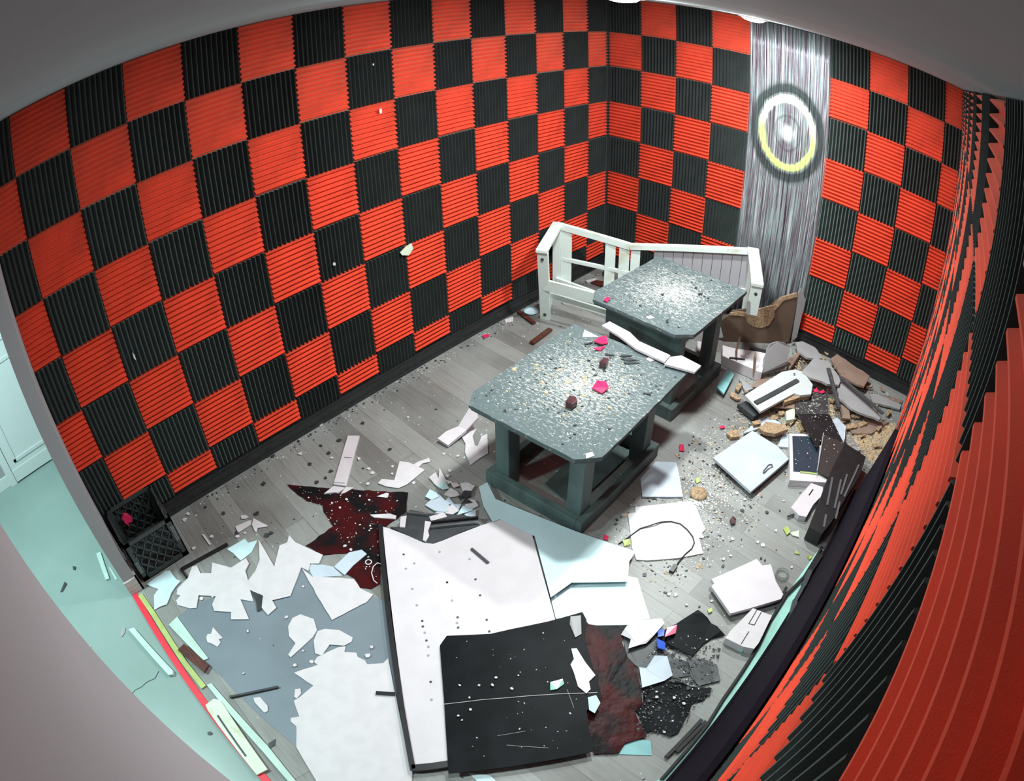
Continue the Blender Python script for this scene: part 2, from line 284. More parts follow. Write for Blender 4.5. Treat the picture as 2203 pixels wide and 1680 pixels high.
# ------------------------------------------------ foam tiles: 12 wedges per foot, red with level ridges, black with upright ridges
T = 0.3048; TZ = 0.3065
def tile_mesh(name, w, h, vert, m, depth=0.027):
    # local frame: u across (0..w), v up (0..h), n out of the wall; ridges run along u (level) or v (upright)
    pitch = 0.0277; b = 0.007; L1 = h if not vert else w; L2 = w if not vert else h
    n = max(1, int(round(L1 / pitch))); p = L1 / n
    prof = [(0, 0)]
    for i in range(n):
        prof += [(i * p + p * 0.02, b), (i * p + p * 0.22, b), (i * p + p * 0.53, depth), (i * p + p * 0.67, depth)]
    prof += [(L1, b), (L1, 0)]
    vs = []
    for s in (0.0005, L2 - 0.0005):
        for a, o in prof:
            a = min(max(a, 0.0005), L1 - 0.0005)
            vs.append((s, a, o) if not vert else (a, s, o))
    k = len(prof); fs = []
    for i in range(k - 1): fs.append((i, i + 1, k + i + 1, k + i) if not vert else (i + 1, i, k + i, k + i + 1))
    fs.append(tuple(range(k)) if vert else tuple(range(k - 1, -1, -1))); fs.append(tuple(range(2 * k - 1, k - 1, -1)) if vert else tuple(range(k, 2 * k)))
    # local (u, v, n) -> x, z, -y so that the tile faces -y
    me = bpy.data.meshes.new(name); me.from_pydata([(u, -n_, v) for u, v, n_ in vs], [], fs); me.materials.append(m); me.validate(); return me
_cache = {}
ROWS = ['top', 'second', 'third', 'fourth', 'fifth', 'sixth', 'seventh', 'bottom cut']
COLS = ['first', 'second', 'third', 'fourth', 'fifth', 'sixth', 'seventh', 'eighth', 'ninth', 'tenth', 'eleventh', 'twelfth', 'thirteenth', 'fourteenth', 'fifteenth']
def tile(wall, red, u0, w, row, col, where):
    h = TZ if row < 7 else TZ * 7.48 - TZ * 7
    z = CEIL - TZ * row - h
    key = (round(w, 3), round(h, 3), red)
    if key not in _cache: _cache[key] = tile_mesh('red_foam_tile' if red else 'black_foam_tile', w - 0.001, h - 0.001, not red, RED if red else BLK)
    o = bpy.data.objects.new('red_foam_tile' if red else 'black_foam_tile', _cache[key]); C.objects.link(o)
    j = random.uniform(-0.002, 0.002) if row else 0; jr = random.uniform(-0.006, 0.006) if row else 0
    if wall == 'left': o.location = (WL + 0.0005, u0, z + j); o.rotation_euler = (0, jr, PI / 2)
    elif wall == 'back': o.location = (u0, WB - 0.0005, z + j); o.rotation_euler = (0, jr, 0)
    else: o.location = (WR - 0.0005, u0, z + j); o.rotation_euler = (0, jr * 0.5, -PI / 2)
    c = 'red' if red else 'black'
    tag(o, '%s ridged foam tile, %s wall, %s row%s, %s column %s' % (c, wall, ROWS[row], '' if row == 7 else ' down', COLS[col], where), 'foam tile', '%s foam tiles on the %s wall' % (c, wall))
A0 = 0.2778; TY = 0.3043
for row in range(8):
    for i in range(-1, 14):
        if i < 0: u1, u0 = -0.026, -A0
        else: u1, u0 = -(A0 + TY * i), max(-(A0 + TY * (i + 1)), FY0 + 0.001)
        if row == 7 and i == 13: continue
        tile('left', (i + row) % 2 == 0, u0, u1 - u0, row, i + 1, 'from back corner')
B0 = 0.3038; TB = 0.3014; MW = 0.6334
for row in range(8):
    for i in range(-1, 3):
        u0, w = (0.028 + WL, B0 - 0.01) if i < 0 else (B0 + TB * i, TB)
        tile('back', (i + row) % 2 == 0, u0, w, row, i + 1, 'from left corner')
    for i in range(4):
        u0 = B0 + 3 * TB + MW + TB * i; w = TB if i < 3 else WR - 0.0275 - u0
        tile('back', (i + row) % 2 == 1, u0, w, row, i, 'right of steel sheet')
for row in range(8):
    for n in range(0, 15):
        a = -0.09 - 0.313 * (n - 1) if n else 0.0; a = -4.27 if n == 14 else min(a, -0.012); b = -4.27 if n == 13 else max(-0.09 - 0.313 * n, FY0 + 0.001)
        tile('right', (n + row) % 2 == 1, a, a - b, row, n, 'from back corner')

# ------------------------------------------------ corrugated steel sheet
mx0 = B0 + 3 * TB - 0.004; mx1 = mx0 + MW + 0.008; nseg = 10 * 16
vs = []; fs = []
zs = [0.02, 0.35, 0.7, 1.1, 1.5, 1.9, 2.2, 2.403]
for z in zs:
    for k in range(nseg + 1):
        t_ = k / nseg; x = mx0 + (mx1 - mx0) * t_
        vs.append((x, WB - 0.018 + 0.009 * math.cos(t_ * 2 * PI * 17) - 0.006 * math.sin(z * 3.1 + t_ * 2), z))
for a in range(len(zs) - 1):
    for k in range(nseg):
        i = a * (nseg + 1) + k; fs.append((i, i + 1, i + nseg + 2, i + nseg + 1))
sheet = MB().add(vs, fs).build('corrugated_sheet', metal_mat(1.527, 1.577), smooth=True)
sm = sheet.modifiers.new('thick', 'SOLIDIFY'); sm.thickness = 0.0012
tag(sheet, 'tall corrugated steel sheet with a sprayed yellow-green and black ring', 'metal sheet')

# ------------------------------------------------ ceiling lights
bulbs = [o for o in C.objects if o.type == 'LIGHT']
where = ['nearest the back wall', 'over the gap between the work tables', 'nearest the doorway opening']
for i, (x, y) in enumerate(LAMPS):
    r = root('ceiling_light', (x, y, CEIL), 'round recessed ceiling light, white trim ring, ' + where[i], 'ceiling light', 'recessed ceiling lights')
    MB().lathe([(0.072, -0.001), (0.095, -0.001), (0.092, -0.008), (0.074, -0.009)], seg=32, closed=True).build('trim_ring', WHITE, r, smooth=True)
    MB().lathe([(0.0725, -0.001), (0.070, -0.012), (0.055, -0.022), (0.03, -0.028), (0.004, -0.030)], seg=32).build('diffuser', LAMPGLOW, r, smooth=True)
    b = bulbs[i]; b.parent = r; b.location = (0, 0, -0.034); b = bulbs[i + 3]; b.parent = r; b.location = (0, 0, -0.06)
r = root('hall_light', (0.2, -5.5, 2.62), 'round ceiling light in the hall beyond the doorway opening', 'ceiling light')
MB().lathe([(0.17, -0.001), (0.17, -0.04)], seg=32).build('diffuser', LAMPGLOW, r); bulbs[6].parent = r; bulbs[6].location = (0, 0, -0.05)
# ------------------------------------------------ shards, boards and sheets lying flat: outlines traced on image pixels, then baked as metres on the floor
def shard(name, pts, z, t, m, label, cat, group=None, bend=0.0, sag=None, bevel=0.0):
    cx = sum(p[0] for p in pts) / len(pts); cy = sum(p[1] for p in pts) / len(pts)
    o = MB().prism([(p[0] - cx, p[1] - cy) for p in pts], 0, t, bend, sag).build(name, m, bevel=bevel); o.location = (cx, cy, z)
    return tag(o, label, cat, group)
def board3(name, pts, t, m, label, cat, group=None):
    c = Vector((sum(p[i] for p in pts) / len(pts) for i in range(3))) if False else Vector([sum(p[i] for p in pts) / len(pts) for i in range(3)])
    o = MB().plate([tuple(Vector(p) - c) for p in pts], t).build(name, m); o.location = c
    return tag(o, label, cat, group)
def bar(name, p0, p1, w, h, m, label, cat, group=None, up=(0, 0, 1)):
    c = Vector(p0); o = MB().bar((0, 0, 0), Vector(p1) - c, w, h, up).build(name, m); o.location = c
    return tag(o, label, cat, group)
def child(o, mb, name, m, **k):   # mb in world coordinates
    l = o.location
    mb.v = [(v[0] - l.x, v[1] - l.y, v[2] - l.z) for v in mb.v]
    return mb.build(name, m, o, **k)
def jag(pts, amp=0.008, step=0.03, keep=()):
    out = []
    for i, a in enumerate(pts):
        b = pts[(i + 1) % len(pts)]; out.append(a)
        L_ = math.hypot(b[0] - a[0], b[1] - a[1]); n = int(L_ / step)
        if i in keep or n < 2: continue
        for k in range(1, n):
            t = k / n; out.append((a[0] + (b[0] - a[0]) * t + random.uniform(-amp, amp), a[1] + (b[1] - a[1]) * t + random.uniform(-amp, amp)))
    return out

# ------------------------------------------------ the two low work tables
def work_table(label, x0, x1, y0, y1, h, ch, rot, skirt, seed):
    cx, cy = (x0 + x1) / 2, (y0 + y1) / 2; r = root('work_table', (cx, cy, 0), label, 'work table', None, rot); w, d = (x1 - x0) / 2, (y1 - y0) / 2
    top = [(-w + ch * 0.6, -d), (w - ch, -d), (w, -d + ch), (w, d), (-w, d), (-w, -d + ch)]
    random.seed(seed)
    MB().prism(jag(top, 0.0025, 0.05), h - 0.019, 0.019).build('table_top', table_top_mat('worn_table_paint', 0.5 if seed == 3 else 0.25, 0.0, 0.02), r)
    MB().prism([(p[0] * 0.985, p[1] * 0.985) for p in top], h - 0.032, 0.013).build('top_underlayer', WOODTEAL, r)
    lw = 0.085; ix, iy = w - 0.10, d - 0.115; rx, ry = ix, iy
    zt = h - 0.032; ah = 0.085
    for sx in (-1, 1):
        for sy in (-1, 1):
            MB().box(sx * ix - (lw if sx > 0 else 0), sx * ix + (0 if sx > 0 else lw), sy * iy - (lw if sy > 0 else 0), sy * iy + (0 if sy > 0 else lw), 0.0, zt).build('leg', WOODTEAL, r, bevel=0.003)
        MB().box(min(sx * ix, sx * (ix + 0.038)), max(sx * ix, sx * (ix + 0.038)), -iy - 0.038, iy + 0.038, 0, 0.089).build('floor_rail', WOODTEAL, r, bevel=0.003)
        MB().box(min(sx * ix, sx * (ix + 0.02)), max(sx * ix, sx * (ix + 0.02)), -iy, iy, zt - ah, zt).build('apron', WOODTEAL, r, bevel=0.002)
    for sy in (-1, 1):
        a_ = 0.20 if (skirt and sy < 0) else ah
        MB().box(-ix - 0.02, ix + 0.02, min(sy * iy, sy * (iy + 0.02)), max(sy * iy, sy * (iy + 0.02)), zt - a_, zt).build('apron', WOODTEAL, r, bevel=0.002)
    MB().box(-ix, ix, -iy - 0.038, -iy, 0, 0.089).build('floor_rail', WOODTEAL, r, bevel=0.003)
    MB().box(-ix, ix, iy, iy + 0.038, 0, 0.089).build('floor_rail', WOODTEAL, r, bevel=0.003)
    return r
H1, H2 = 0.55, 0.63
t1 = work_table('low dark teal work table nearest the camera, crumb-covered top with pink shards', 0.985, 1.715, -2.635, -1.74, H1, 0.085, 0.035, False, 3)
t2 = work_table('taller low work table behind the first one, deep front skirt, in front of bench', 0.925, 1.61, -1.575, -0.76, H2, 0.08, -0.02, True, 4)
random.seed(11)
shard('fallen_board', [(1.27, -1.90), (1.515, -1.88), (1.52, -2.42), (1.30, -2.38)], 0.001, 0.012, WOODTEAL, 'dark teal board lying flat on the floor under the nearer work table', 'board')

# ------------------------------------------------ broken white bench frame
b = root('bench_frame', (0.86, -0.65, 0), 'broken white wooden bench frame without cushions, in the back left corner behind the tables', 'bench')
def bp(mb, name, m=BENCHW): return child(b, mb, name, m, bevel=0.002)
LFb, LFt = Vector((0.225, -1.08, 0.0)), Vector((0.275, -1.175, 0.585))
LR = Vector((0.055, -0.735, 0.0)); LRt = Vector((0.06, -0.745, 0.59))
RRt = Vector((1.425, -0.205, 0.66)); RFt = Vector((1.645, -0.665, 0.64))
MIDt = Vector((0.58, -0.545, 0.515))
ax = (RRt - LRt).normalized(); ay = (RFt - RRt).normalized()
bp(MB().bar(LFb, LFt, 0.075, 0.03, ay), 'front_post')
bp(MB().bar(LFb + ay * -0.025 + Vector((0, 0, 0.0)), LFb + Vector((-0.02, 0.13, 0.24)), 0.03, 0.05, ay), 'brace')
bp(MB().bar(LFt + Vector((0.012, -0.03, 0.015)), LRt + Vector((-0.012, 0.03, 0.015)), 0.08, 0.022), 'arm_rest')
bp(MB().bar(LR, LRt, 0.035, 0.06, ax), 'rear_post')
bp(MB().bar(LR + ax * 0.06, LRt + ax * 0.06, 0.05, 0.02, ay), 'rear_post')
P_ = [(-0.054, -0.652, 0.57), (0.009, -0.622, 0.57), (0.481, -0.672, 0.57), (0.632, -0.64, 0.57)]
rl = MB().bar(LRt + Vector((0, 0, 0.01)), MIDt + Vector((0, 0, 0.01)), 0.035, 0.05)
bp(rl, 'top_rail')
def lerp(a, c, t): return a + (c - a) * t
dn = Vector((0, 0, -1))
LRm = LRt + dn * 0.26; MIDm = MIDt + dn * 0.22
bp(MB().bar(LRm, MIDm + ax * 0.12, 0.022, 0.03), 'middle_rail')
bp(MB().bar(LRt + dn * 0.43 + ay * 0.02, MIDt + dn * 0.40 + ay * 0.12, 0.022, 0.025), 'lower_rail')
for t in (0.13,):
    p = lerp(LRt, MIDt, t); bp(MB().bar(p, p + dn * 0.52, 0.085, 0.016, ay), 'back_slat')
for t in (0.74, 0.93):
    p = lerp(LRt, MIDt, t); bp(MB().bar(p, p + dn * 0.42, 0.078, 0.016, ay), 'back_slat')
# right half of the back, still boarded
RM = MIDt + Vector((0.0, 0, 0)); RE = RRt
bp(MB().bar(RM + Vector((0, 0, 0.01)), RE + Vector((0, 0, 0.01)), 0.045, 0.04), 'top_rail')
PANELG = mat('pale_grey_panel', (0.40, 0.39, 0.42), 0.5)
bq = MB().plate([lerp(RM, RE, 0.2) + dn * 0.03 - ay * 0.016, RE + dn * 0.03 - ay * 0.016, RE + dn * 0.29 - ay * 0.016, lerp(RM, RE, 0.2) + dn * 0.29 - ay * 0.016], 0.004); bp(bq, 'backing_sheet', DPLAS)
n = 11
for k in range(n):
    a = lerp(RM, RE, 0.12 + 0.88 * k / n); c_ = lerp(RM, RE, 0.12 + 0.88 * (k + 0.965) / n)
    if k == 0: continue
    q = MB(); u = (c_ - a); nn = ay * 0.012
    q.plate([a + dn * 0.02, c_ + dn * 0.02, c_ + dn * 0.30, a + dn * 0.30], 0.012); bp(q, 'back_slat', PANELG)
bp(MB().bar(RM + ax * 0.1 + dn * 0.31, RE + dn * 0.31, 0.03, 0.04), 'lower_rail')
p = lerp(RM, RE, 0.05); bp(MB().bar(p, p + dn * 0.33, 0.07, 0.016, ay), 'back_slat')
bp(MB().bar(RRt, Vector((RRt.x, RRt.y, 0)), 0.05, 0.035, ax), 'rear_post')
bp(MB().bar(RRt + ay * -0.02 + Vector((0, 0, 0.02)), RFt + ay * 0.03 + Vector((0, 0, 0.02)), 0.085, 0.024), 'arm_rest')
bp(MB().bar(RFt, Vector((RFt.x - 0.005, RFt.y + 0.005, 0.43)), 0.08, 0.03, ay), 'front_post')
# seat rail and stretchers
s0 = lerp(LFb, LFt, 0.53); s1 = Vector((0.86, -0.985, 0.30))
bp(MB().bar(s0, s1, 0.022, 0.085), 'seat_rail')
bp(MB().bar(s0 + Vector((0.02, 0.05, -0.10)), s1 + Vector((0, 0.05, -0.12)), 0.02, 0.05), 'seat_rail')
for p, nm in ((LFt + dn * 0.05, 0), (LFb + Vector((0.005, -0.01, 0.05)), 1), (RFt + dn * 0.05, 2)):
    bp(MB().tube([p + ay * 0.014, p + ay * 0.018], 0.012, 10), 'bolt_head', DPLAS)

# ------------------------------------------------ milk crate by the pier
cr = root('milk_crate', (0.172, -4.215, 0), 'black plastic milk crate with lattice sides, in the corner by the white pier', 'crate')
hw, hh = 0.162, 0.28
for nm, z0, z1 in (('rim', hh - 0.022, hh), ('bottom_rim', 0.0, 0.03)):
    MB().box(-hw, hw, -hw, -hw + 0.01, z0, z1).box(-hw, hw, hw - 0.01, hw, z0, z1).box(-hw, -hw + 0.01, -hw, hw, z0, z1).box(hw - 0.01, hw, -hw, hw, z0, z1).build(nm, CRATE, cr)
MB().box(-hw, hw, -hw, hw, 0.0, 0.006).build('base', CRATE, cr)
for sx in (-1, 1):
    for sy in (-1, 1):
        MB().box(min(sx * hw, sx * (hw - 0.04)), max(sx * hw, sx * (hw - 0.04)), min(sy * hw, sy * (hw - 0.008)), max(sy * hw, sy * (hw - 0.008)), 0, hh).box(min(sx * hw, sx * (hw - 0.008)), max(sx * hw, sx * (hw - 0.008)), min(sy * hw, sy * (hw - 0.04)), max(sy * hw, sy * (hw - 0.04)), 0, hh).build('corner_post', CRATE, cr)
for k in range(4):
    q = MB(); A = k * PI / 2; n = Vector((math.cos(A), math.sin(A), 0)); u = Vector((-math.sin(A), math.cos(A), 0)); o_ = n * (hw - 0.004)
    for s in (-1, 1):
        for j in range(-3, 6):
            a0 = -hw + 0.03 + j * 0.06; z_a, z_b = 0.03, hh - 0.03; a1 = a0 + (z_b - z_a) * 0.8
            ta, tb = 0.0, 1.0; lo, hi = -hw + 0.03, hw - 0.03
            if a1 <= lo or a0 >= hi: continue
            ta = max(0, (lo - a0) / (a1 - a0)); tb = min(1, (hi - a0) / (a1 - a0))
            pa = o_ + u * s * (a0 + (a1 - a0) * ta) + Vector((0, 0, z_a + (z_b - z_a) * ta)); pb = o_ + u * s * (a0 + (a1 - a0) * tb) + Vector((0, 0, z_a + (z_b - z_a) * tb))
            q.bar(pa, pb, 0.006, 0.008, n)
    q.box(-0.001, 0.001, -0.001, 0.001, 0.1, 0.101) if False else None
    q.build('lattice_side', CRATE, cr)
MB().box(hw - 0.001, hw + 0.001, -0.158, -0.128, 0.06, 0.15).build('embossed_panel', DPLAS, cr)
MB().box(hw - 0.001, hw + 0.001, 0.128, 0.158, 0.12, 0.23).build('embossed_panel', DPLAS, cr)
random.seed(5)
q = MB()
for (y, z0, z1) in ((-0.148, 0.065, 0.145), (-0.138, 0.065, 0.145), (0.138, 0.125, 0.225), (0.148, 0.125, 0.225)):
    z = z0
    if y in (0.138,): q.build('faded_lettering', GREYLAM, cr); q = MB()
    while z < z1:
        l_ = random.uniform(0.005, 0.009); q.box(hw + 0.0008, hw + 0.0018, y - 0.003, y + 0.003, z, z + l_ * 0.6); z += l_ + 0.002
q.build('faded_lettering', GREYLAM, cr)
board3('crumpled_wrapper', [(0.03, -4.3, 0.206), (0.03, -4.275, 0.222), (0.03, -4.256, 0.206), (0.03, -4.242, 0.172), (0.03, -4.25, 0.148), (0.03, -4.279, 0.155), (0.03, -4.281, 0.127), (0.03, -4.298, 0.163)], 0.012, PINK, 'small crumpled red wrapper inside the black milk crate', 'wrapper')

# ------------------------------------------------ opened television in the middle of the floor
tv = shard('reflector_tray', [(0.931, -3.164), (0.965, -3.148), (1.071, -3.113), (1.16, -3.081), (1.188, -3.053), (1.213, -3), (1.272, -2.829), (1.312, -2.734), (1.455, -2.676), (1.911, -3.026), (1.645, -3.448), (2.09, -3.847), (2.01, -3.953)], 0.004, 0.026, WHITE, 'big white reflector tray of an opened television with dotted lens holes and black frame edge', 'television part')
fr = [(0.914, -3.162, 0.018), (1.037, -3.26, 0.018), (1.376, -3.509, 0.018), (1.717, -3.753, 0.018), (2.003, -3.955, 0.018)]
q = MB()
for i in range(4): q.bar(fr[i], fr[i + 1], 0.022, 0.033)
child(tv, q, 'side_frame', BPLAS)
q = MB(); fr2 = [(1.997, -3.955, 0.018), (2.039, -3.9, 0.018), (2.081, -3.837, 0.018)]
for i in range(2): q.bar(fr2[i], fr2[i + 1], 0.03, 0.033)
child(tv, q, 'end_frame', BPLAS)
for p in [(1.325, -3.322, 0.031), (1.409, -3.372, 0.031), (1.49, -3.415, 0.031), (1.514, -3.434, 0.031), (1.544, -3.451, 0.031), (1.58, -3.475, 0.031), (1.609, -3.491, 0.031), (1.642, -3.523, 0.031), (1.747, -3.61, 0.031), (1.812, -3.669, 0.031), (1.411, -3.186, 0.031), (1.501, -3.244, 0.031), (1.586, -3.294, 0.031), (1.605, -3.317, 0.031), (1.627, -3.332, 0.031), (1.571, -3.139, 0.031), (1.687, -3.218, 0.031), (1.738, -3.256, 0.031)] + [(1.142, -3.211, 0.031), (1.219, -3.213, 0.031), (1.215, -3.263, 0.031), (1.41, -3.187, 0.031), (1.386, -3.017, 0.031), (1.252, -3.081, 0.031), (1.491, -3.086, 0.031)]:
    child(tv, MB().lathe([(0.0055, 0.0), (0.0055, 0.0015)], p, 10), 'lens_spot', random.choice([DPLAS, GREYLAM]))
bar('plastic_rod', *[(1.349, -2.968, 0.036), (1.468, -2.979, 0.036)], 0.012, 0.008, DPLAS, 'short dark rod lying on the white television tray', 'rod')
bar('plastic_rod', *[(1.623, -3.808, 0.012), (1.681, -3.754, 0.012)], 0.016, 0.008, BPLAS, 'short black rod touching the left edge of the television frame', 'rod')
# sheets
shard('frosted_sheet', [(0.676, -4.383), (0.656, -4.241), (0.684, -4.055), (0.769, -3.838), (0.816, -3.632), (0.957, -3.559), (1.282, -3.446), (1.968, -3.942), (1.805, -4.279), (1.616, -4.248), (1.387, -4.279), (1.118, -4.309), (0.946, -4.342)], 0.0005, 0.0015, FROST, 'large grey translucent plastic sheet flat on the floor at the doorway side', 'plastic sheet')
shard('torn_sheet', jag([(1.305, -4.016), (1.319, -3.967), (1.341, -3.905), (1.317, -3.908), (1.307, -3.879), (1.316, -3.828), (1.328, -3.774), (1.345, -3.745), (1.366, -3.77), (1.405, -3.732), (1.426, -3.742), (1.462, -3.731), (1.484, -3.736), (1.526, -3.681), (1.521, -3.649), (1.703, -3.766), (1.856, -3.867), (2.006, -3.965), (2.045, -4.009), (1.812, -4.296), (1.612, -4.249), (1.531, -4.182), (1.496, -4.186), (1.482, -4.174), (1.5, -4.14), (1.421, -4.108), (1.419, -4.039), (1.414, -3.989)], 0.003, 0.03, keep=(13, 14, 15, 16, 17, 18, 19)), 0.003, 0.003, WHITEB, 'very large torn white sheet at the bottom of the picture, left of the television tray', 'white sheet')
film = shard('plastic_film', [(1.08, -2.64), (1.087, -2.587), (1.203, -2.648), (1.661, -2.557), (1.949, -2.483), (1.963, -2.553), (2.027, -2.655), (1.831, -2.819), (1.814, -2.944), (1.515, -2.711), (1.313, -2.736), (1.303, -2.774), (1.192, -2.724)], 0.033, 0.0015, FILM, 'big glossy pale blue film stretching from the television tray under the nearer table', 'plastic film', sag=lambda p: 0.0005)
shard('plastic_film', [(1.804, -2.931), (1.824, -2.801), (1.87, -2.728), (1.988, -2.614), (2.044, -2.591), (2.139, -2.674), (2.251, -2.765), (2.005, -2.964), (1.897, -3.006)], 0.004, 0.002, FILM, 'pale blue-grey film sheet right of the white tray, above the black panel', 'plastic film', bend=0.004)
# black screen panel on top
bl = shard('broken_screen', [(1.629, -3.401), (1.756, -3.267), (1.804, -3.19), (1.896, -3.055), (1.976, -2.923), (2.017, -2.945), (2.074, -3.028), (2.19, -3.119), (2.241, -3.154), (2.315, -3.213), (2.31, -3.304), (2.383, -3.374), (2.457, -3.437), (2.394, -3.52), (2.284, -3.66), (2.116, -3.874), (1.85, -3.634), (1.645, -3.457)], 0.039, 0.004, BGLASS, 'large scratched black television panel with a crease, overlapping the white tray', 'television panel')
q = MB(); cr_ = [(1.87, -3.653, 0.045), (1.966, -3.529, 0.045), (2.09, -3.393, 0.045), (2.169, -3.315, 0.045), (2.289, -3.21, 0.045)]
for i in range(4): q.bar(cr_[i], cr_[i + 1], 0.003, 0.002)
for a, c_ in ((0, 1), (2, 3), (4, 5)):
    s = [(2.126, -3.618, 0.045), (2.191, -3.531, 0.045), (2.183, -3.274, 0.045), (2.263, -3.326, 0.045), (2.182, -3.627, 0.045), (2.311, -3.533, 0.045)]; q.bar(s[a], s[c_], 0.0015, 0.0015)
child(bl, q, 'crease', GREYLAM)
for pts, m, lb in (([(2.066, -3.109), (2.081, -3.092), (2.152, -3.123), (2.23, -3.151), (2.229, -3.191), (2.258, -3.217), (2.258, -3.243), (2.209, -3.237), (2.152, -3.195), (2.114, -3.171), (2.107, -3.141)], WHITE, 'torn white strip lying across the middle of the black panel'),
                   ([(2.109, -3.292), (2.137, -3.247), (2.157, -3.262), (2.153, -3.301), (2.135, -3.321)], MINT, 'small mint scrap on the black panel beside the torn white strip'),
                   ([(1.955, -2.98), (1.985, -2.946), (2.049, -3.02), (2.042, -3.053), (1.977, -3.011)], GREYLAM, 'grey crumpled scrap at the upper right corner of the black panel'),
                   ([(2.275, -3.255), (2.293, -3.224), (2.332, -3.245), (2.345, -3.296), (2.318, -3.299)], FILM, 'pale blue shard on the right edge of the black panel')):
    shard('torn_scrap', pts, 0.0445, 0.002, m, lb, 'scrap', bend=0.006)
shard('screen_shard', jag([(1.988, -2.927), (2.03, -2.941), (2.073, -2.917), (2.17, -2.842), (2.2, -2.923), (2.273, -2.979), (2.341, -3), (2.42, -3.074), (2.467, -3.126), (2.464, -3.179), (2.581, -3.246), (2.547, -3.294), (2.528, -3.324), (2.538, -3.375), (2.463, -3.434), (2.383, -3.365), (2.305, -3.297), (2.306, -3.21), (2.227, -3.139), (2.11, -3.068), (2.045, -3.007)], 0.003), 0.008, 0.003, REDREFL, 'dark crinkled screen foil with painted red reflections, right of the black panel', 'screen shard', bend=0.003)
shard('screen_shard', jag([(2.298, -2.802), (2.34, -2.705), (2.354, -2.657), (2.382, -2.579), (2.446, -2.593), (2.569, -2.623), (2.522, -2.673), (2.506, -2.721), (2.501, -2.806), (2.432, -2.817), (2.363, -2.829)], 0.003), 0.006, 0.003, BGLASS, 'black pointed screen shard nearest the white battery box', 'screen shard', bend=0.01)
shard('screen_shard', jag([(2.498, -2.835), (2.557, -2.786), (2.622, -2.779), (2.683, -2.841), (2.616, -2.918), (2.554, -2.894)], 0.003), 0.006, 0.003, DPLAS, 'grey-black screen shard with glitter below the pointed one', 'screen shard', bend=0.006)
shard('screen_shard', jag([(2.421, -3.07), (2.462, -3.006), (2.504, -2.95), (2.592, -2.935), (2.672, -2.896), (2.675, -2.967), (2.641, -3.005), (2.661, -3.084), (2.678, -3.156), (2.66, -3.192), (2.576, -3.215), (2.566, -3.23), (2.461, -3.17), (2.464, -3.116)], 0.005), 0.003, 0.003, BGLASS, 'broad black screen shard lying near the leaning television', 'screen shard', bend=0.008)
shard('screen_shard', jag([(2.178, -2.889), (2.268, -2.877), (2.319, -2.83), (2.428, -2.854), (2.502, -2.839), (2.554, -2.892), (2.495, -2.949), (2.412, -3.059), (2.338, -2.99), (2.264, -2.972)], 0.005), 0.002, 0.003, DPLAS, 'dark crumpled screen layer under the two papers', 'screen shard', bend=0.006)
shard('torn_paper', jag([(2.17, -2.842), (2.206, -2.796), (2.273, -2.727), (2.301, -2.745), (2.3, -2.83), (2.297, -2.879), (2.251, -2.95), (2.229, -2.901), (2.178, -2.903)], 0.003), 0.018, 0.002, WHITE, 'crumpled white paper beside the red and blue plastic bits', 'paper', bend=0.02)
shard('torn_paper', [(2.344, -2.991), (2.373, -2.979), (2.364, -2.905), (2.409, -2.873), (2.488, -2.942), (2.475, -2.986), (2.418, -3.069)], 0.016, 0.002, PALEB, 'pale blue square paper lying on the dark crumpled screen', 'paper', bend=0.006)
for pts, m, lb in (([(2.319, -2.835), (2.358, -2.826), (2.388, -2.858), (2.354, -2.874)], BLUEB, 'bright blue plastic bit among the black screen shards'), ([(2.324, -2.757), (2.352, -2.718), (2.373, -2.76), (2.345, -2.807)], PINK, 'red plastic bit above the blue one among screen shards'),
                   ([(2.298, -2.79), (2.319, -2.77), (2.338, -2.803), (2.319, -2.826)], BLUEB, 'pale blue-violet bit touching the crumpled white paper')):
    shard('plastic_bit', pts, 0.024, 0.006, m, lb, 'plastic bit', bend=0.01)
shard('clear_plate', [(2.525, -3.322), (2.549, -3.28), (2.605, -3.25), (2.654, -3.303), (2.53, -3.381)], 0.001, 0.003, CYANB, 'teal clear plate sticking out below the crinkled foil', 'plate')
shard('clear_plate', [(2.154, -3.812), (2.225, -3.763), (2.292, -3.773), (2.242, -3.82)], 0.001, 0.003, FILM, 'pale shard at the bottom edge under the black panel', 'shard')
# dark glass field on the left of the tray
shard('screen_shard', jag([(0.291, -3.339), (0.385, -3.265), (0.483, -3.187), (0.586, -3.095), (0.705, -3), (0.82, -2.899), (0.92, -2.999), (0.921, -3.132), (0.828, -3.195), (0.728, -3.334), (0.61, -3.31), (0.565, -3.284), (0.477, -3.329), (0.373, -3.338)], 0.004), 0.002, 0.003, REDREFL, 'broad black screen shard, painted red reflections, left of the tray, under the narrow white plank', 'screen shard')
shard('screen_shard', jag([(0.729, -3.335), (0.829, -3.196), (0.923, -3.133), (0.913, -3.16), (1.18, -3.398), (1.175, -3.449), (1.129, -3.483), (1.07, -3.467), (0.971, -3.487), (0.927, -3.382), (0.845, -3.491), (0.735, -3.52)], 0.004), 0.002, 0.003, REDREFL, 'second dark screen shard between the white splinters and the television tray', 'screen shard')
shard('glass_plate', [(0.946, -3.495), (0.926, -3.384), (0.956, -3.327), (0.996, -3.326), (1.006, -3.422), (1.024, -3.489)], 0.005, 0.002, PALEB, 'bluish clear shard near the ring on the dark screen shard', 'shard')
shard('glass_plate', jag([(0.86, -3.594), (0.85, -3.57), (0.897, -3.525), (0.94, -3.498), (1.017, -3.498), (0.965, -3.563), (0.924, -3.611)], 0.003), 0.001, 0.002, PALEB, 'blue-grey clear shard between the white splinters and the square white sheet', 'shard')
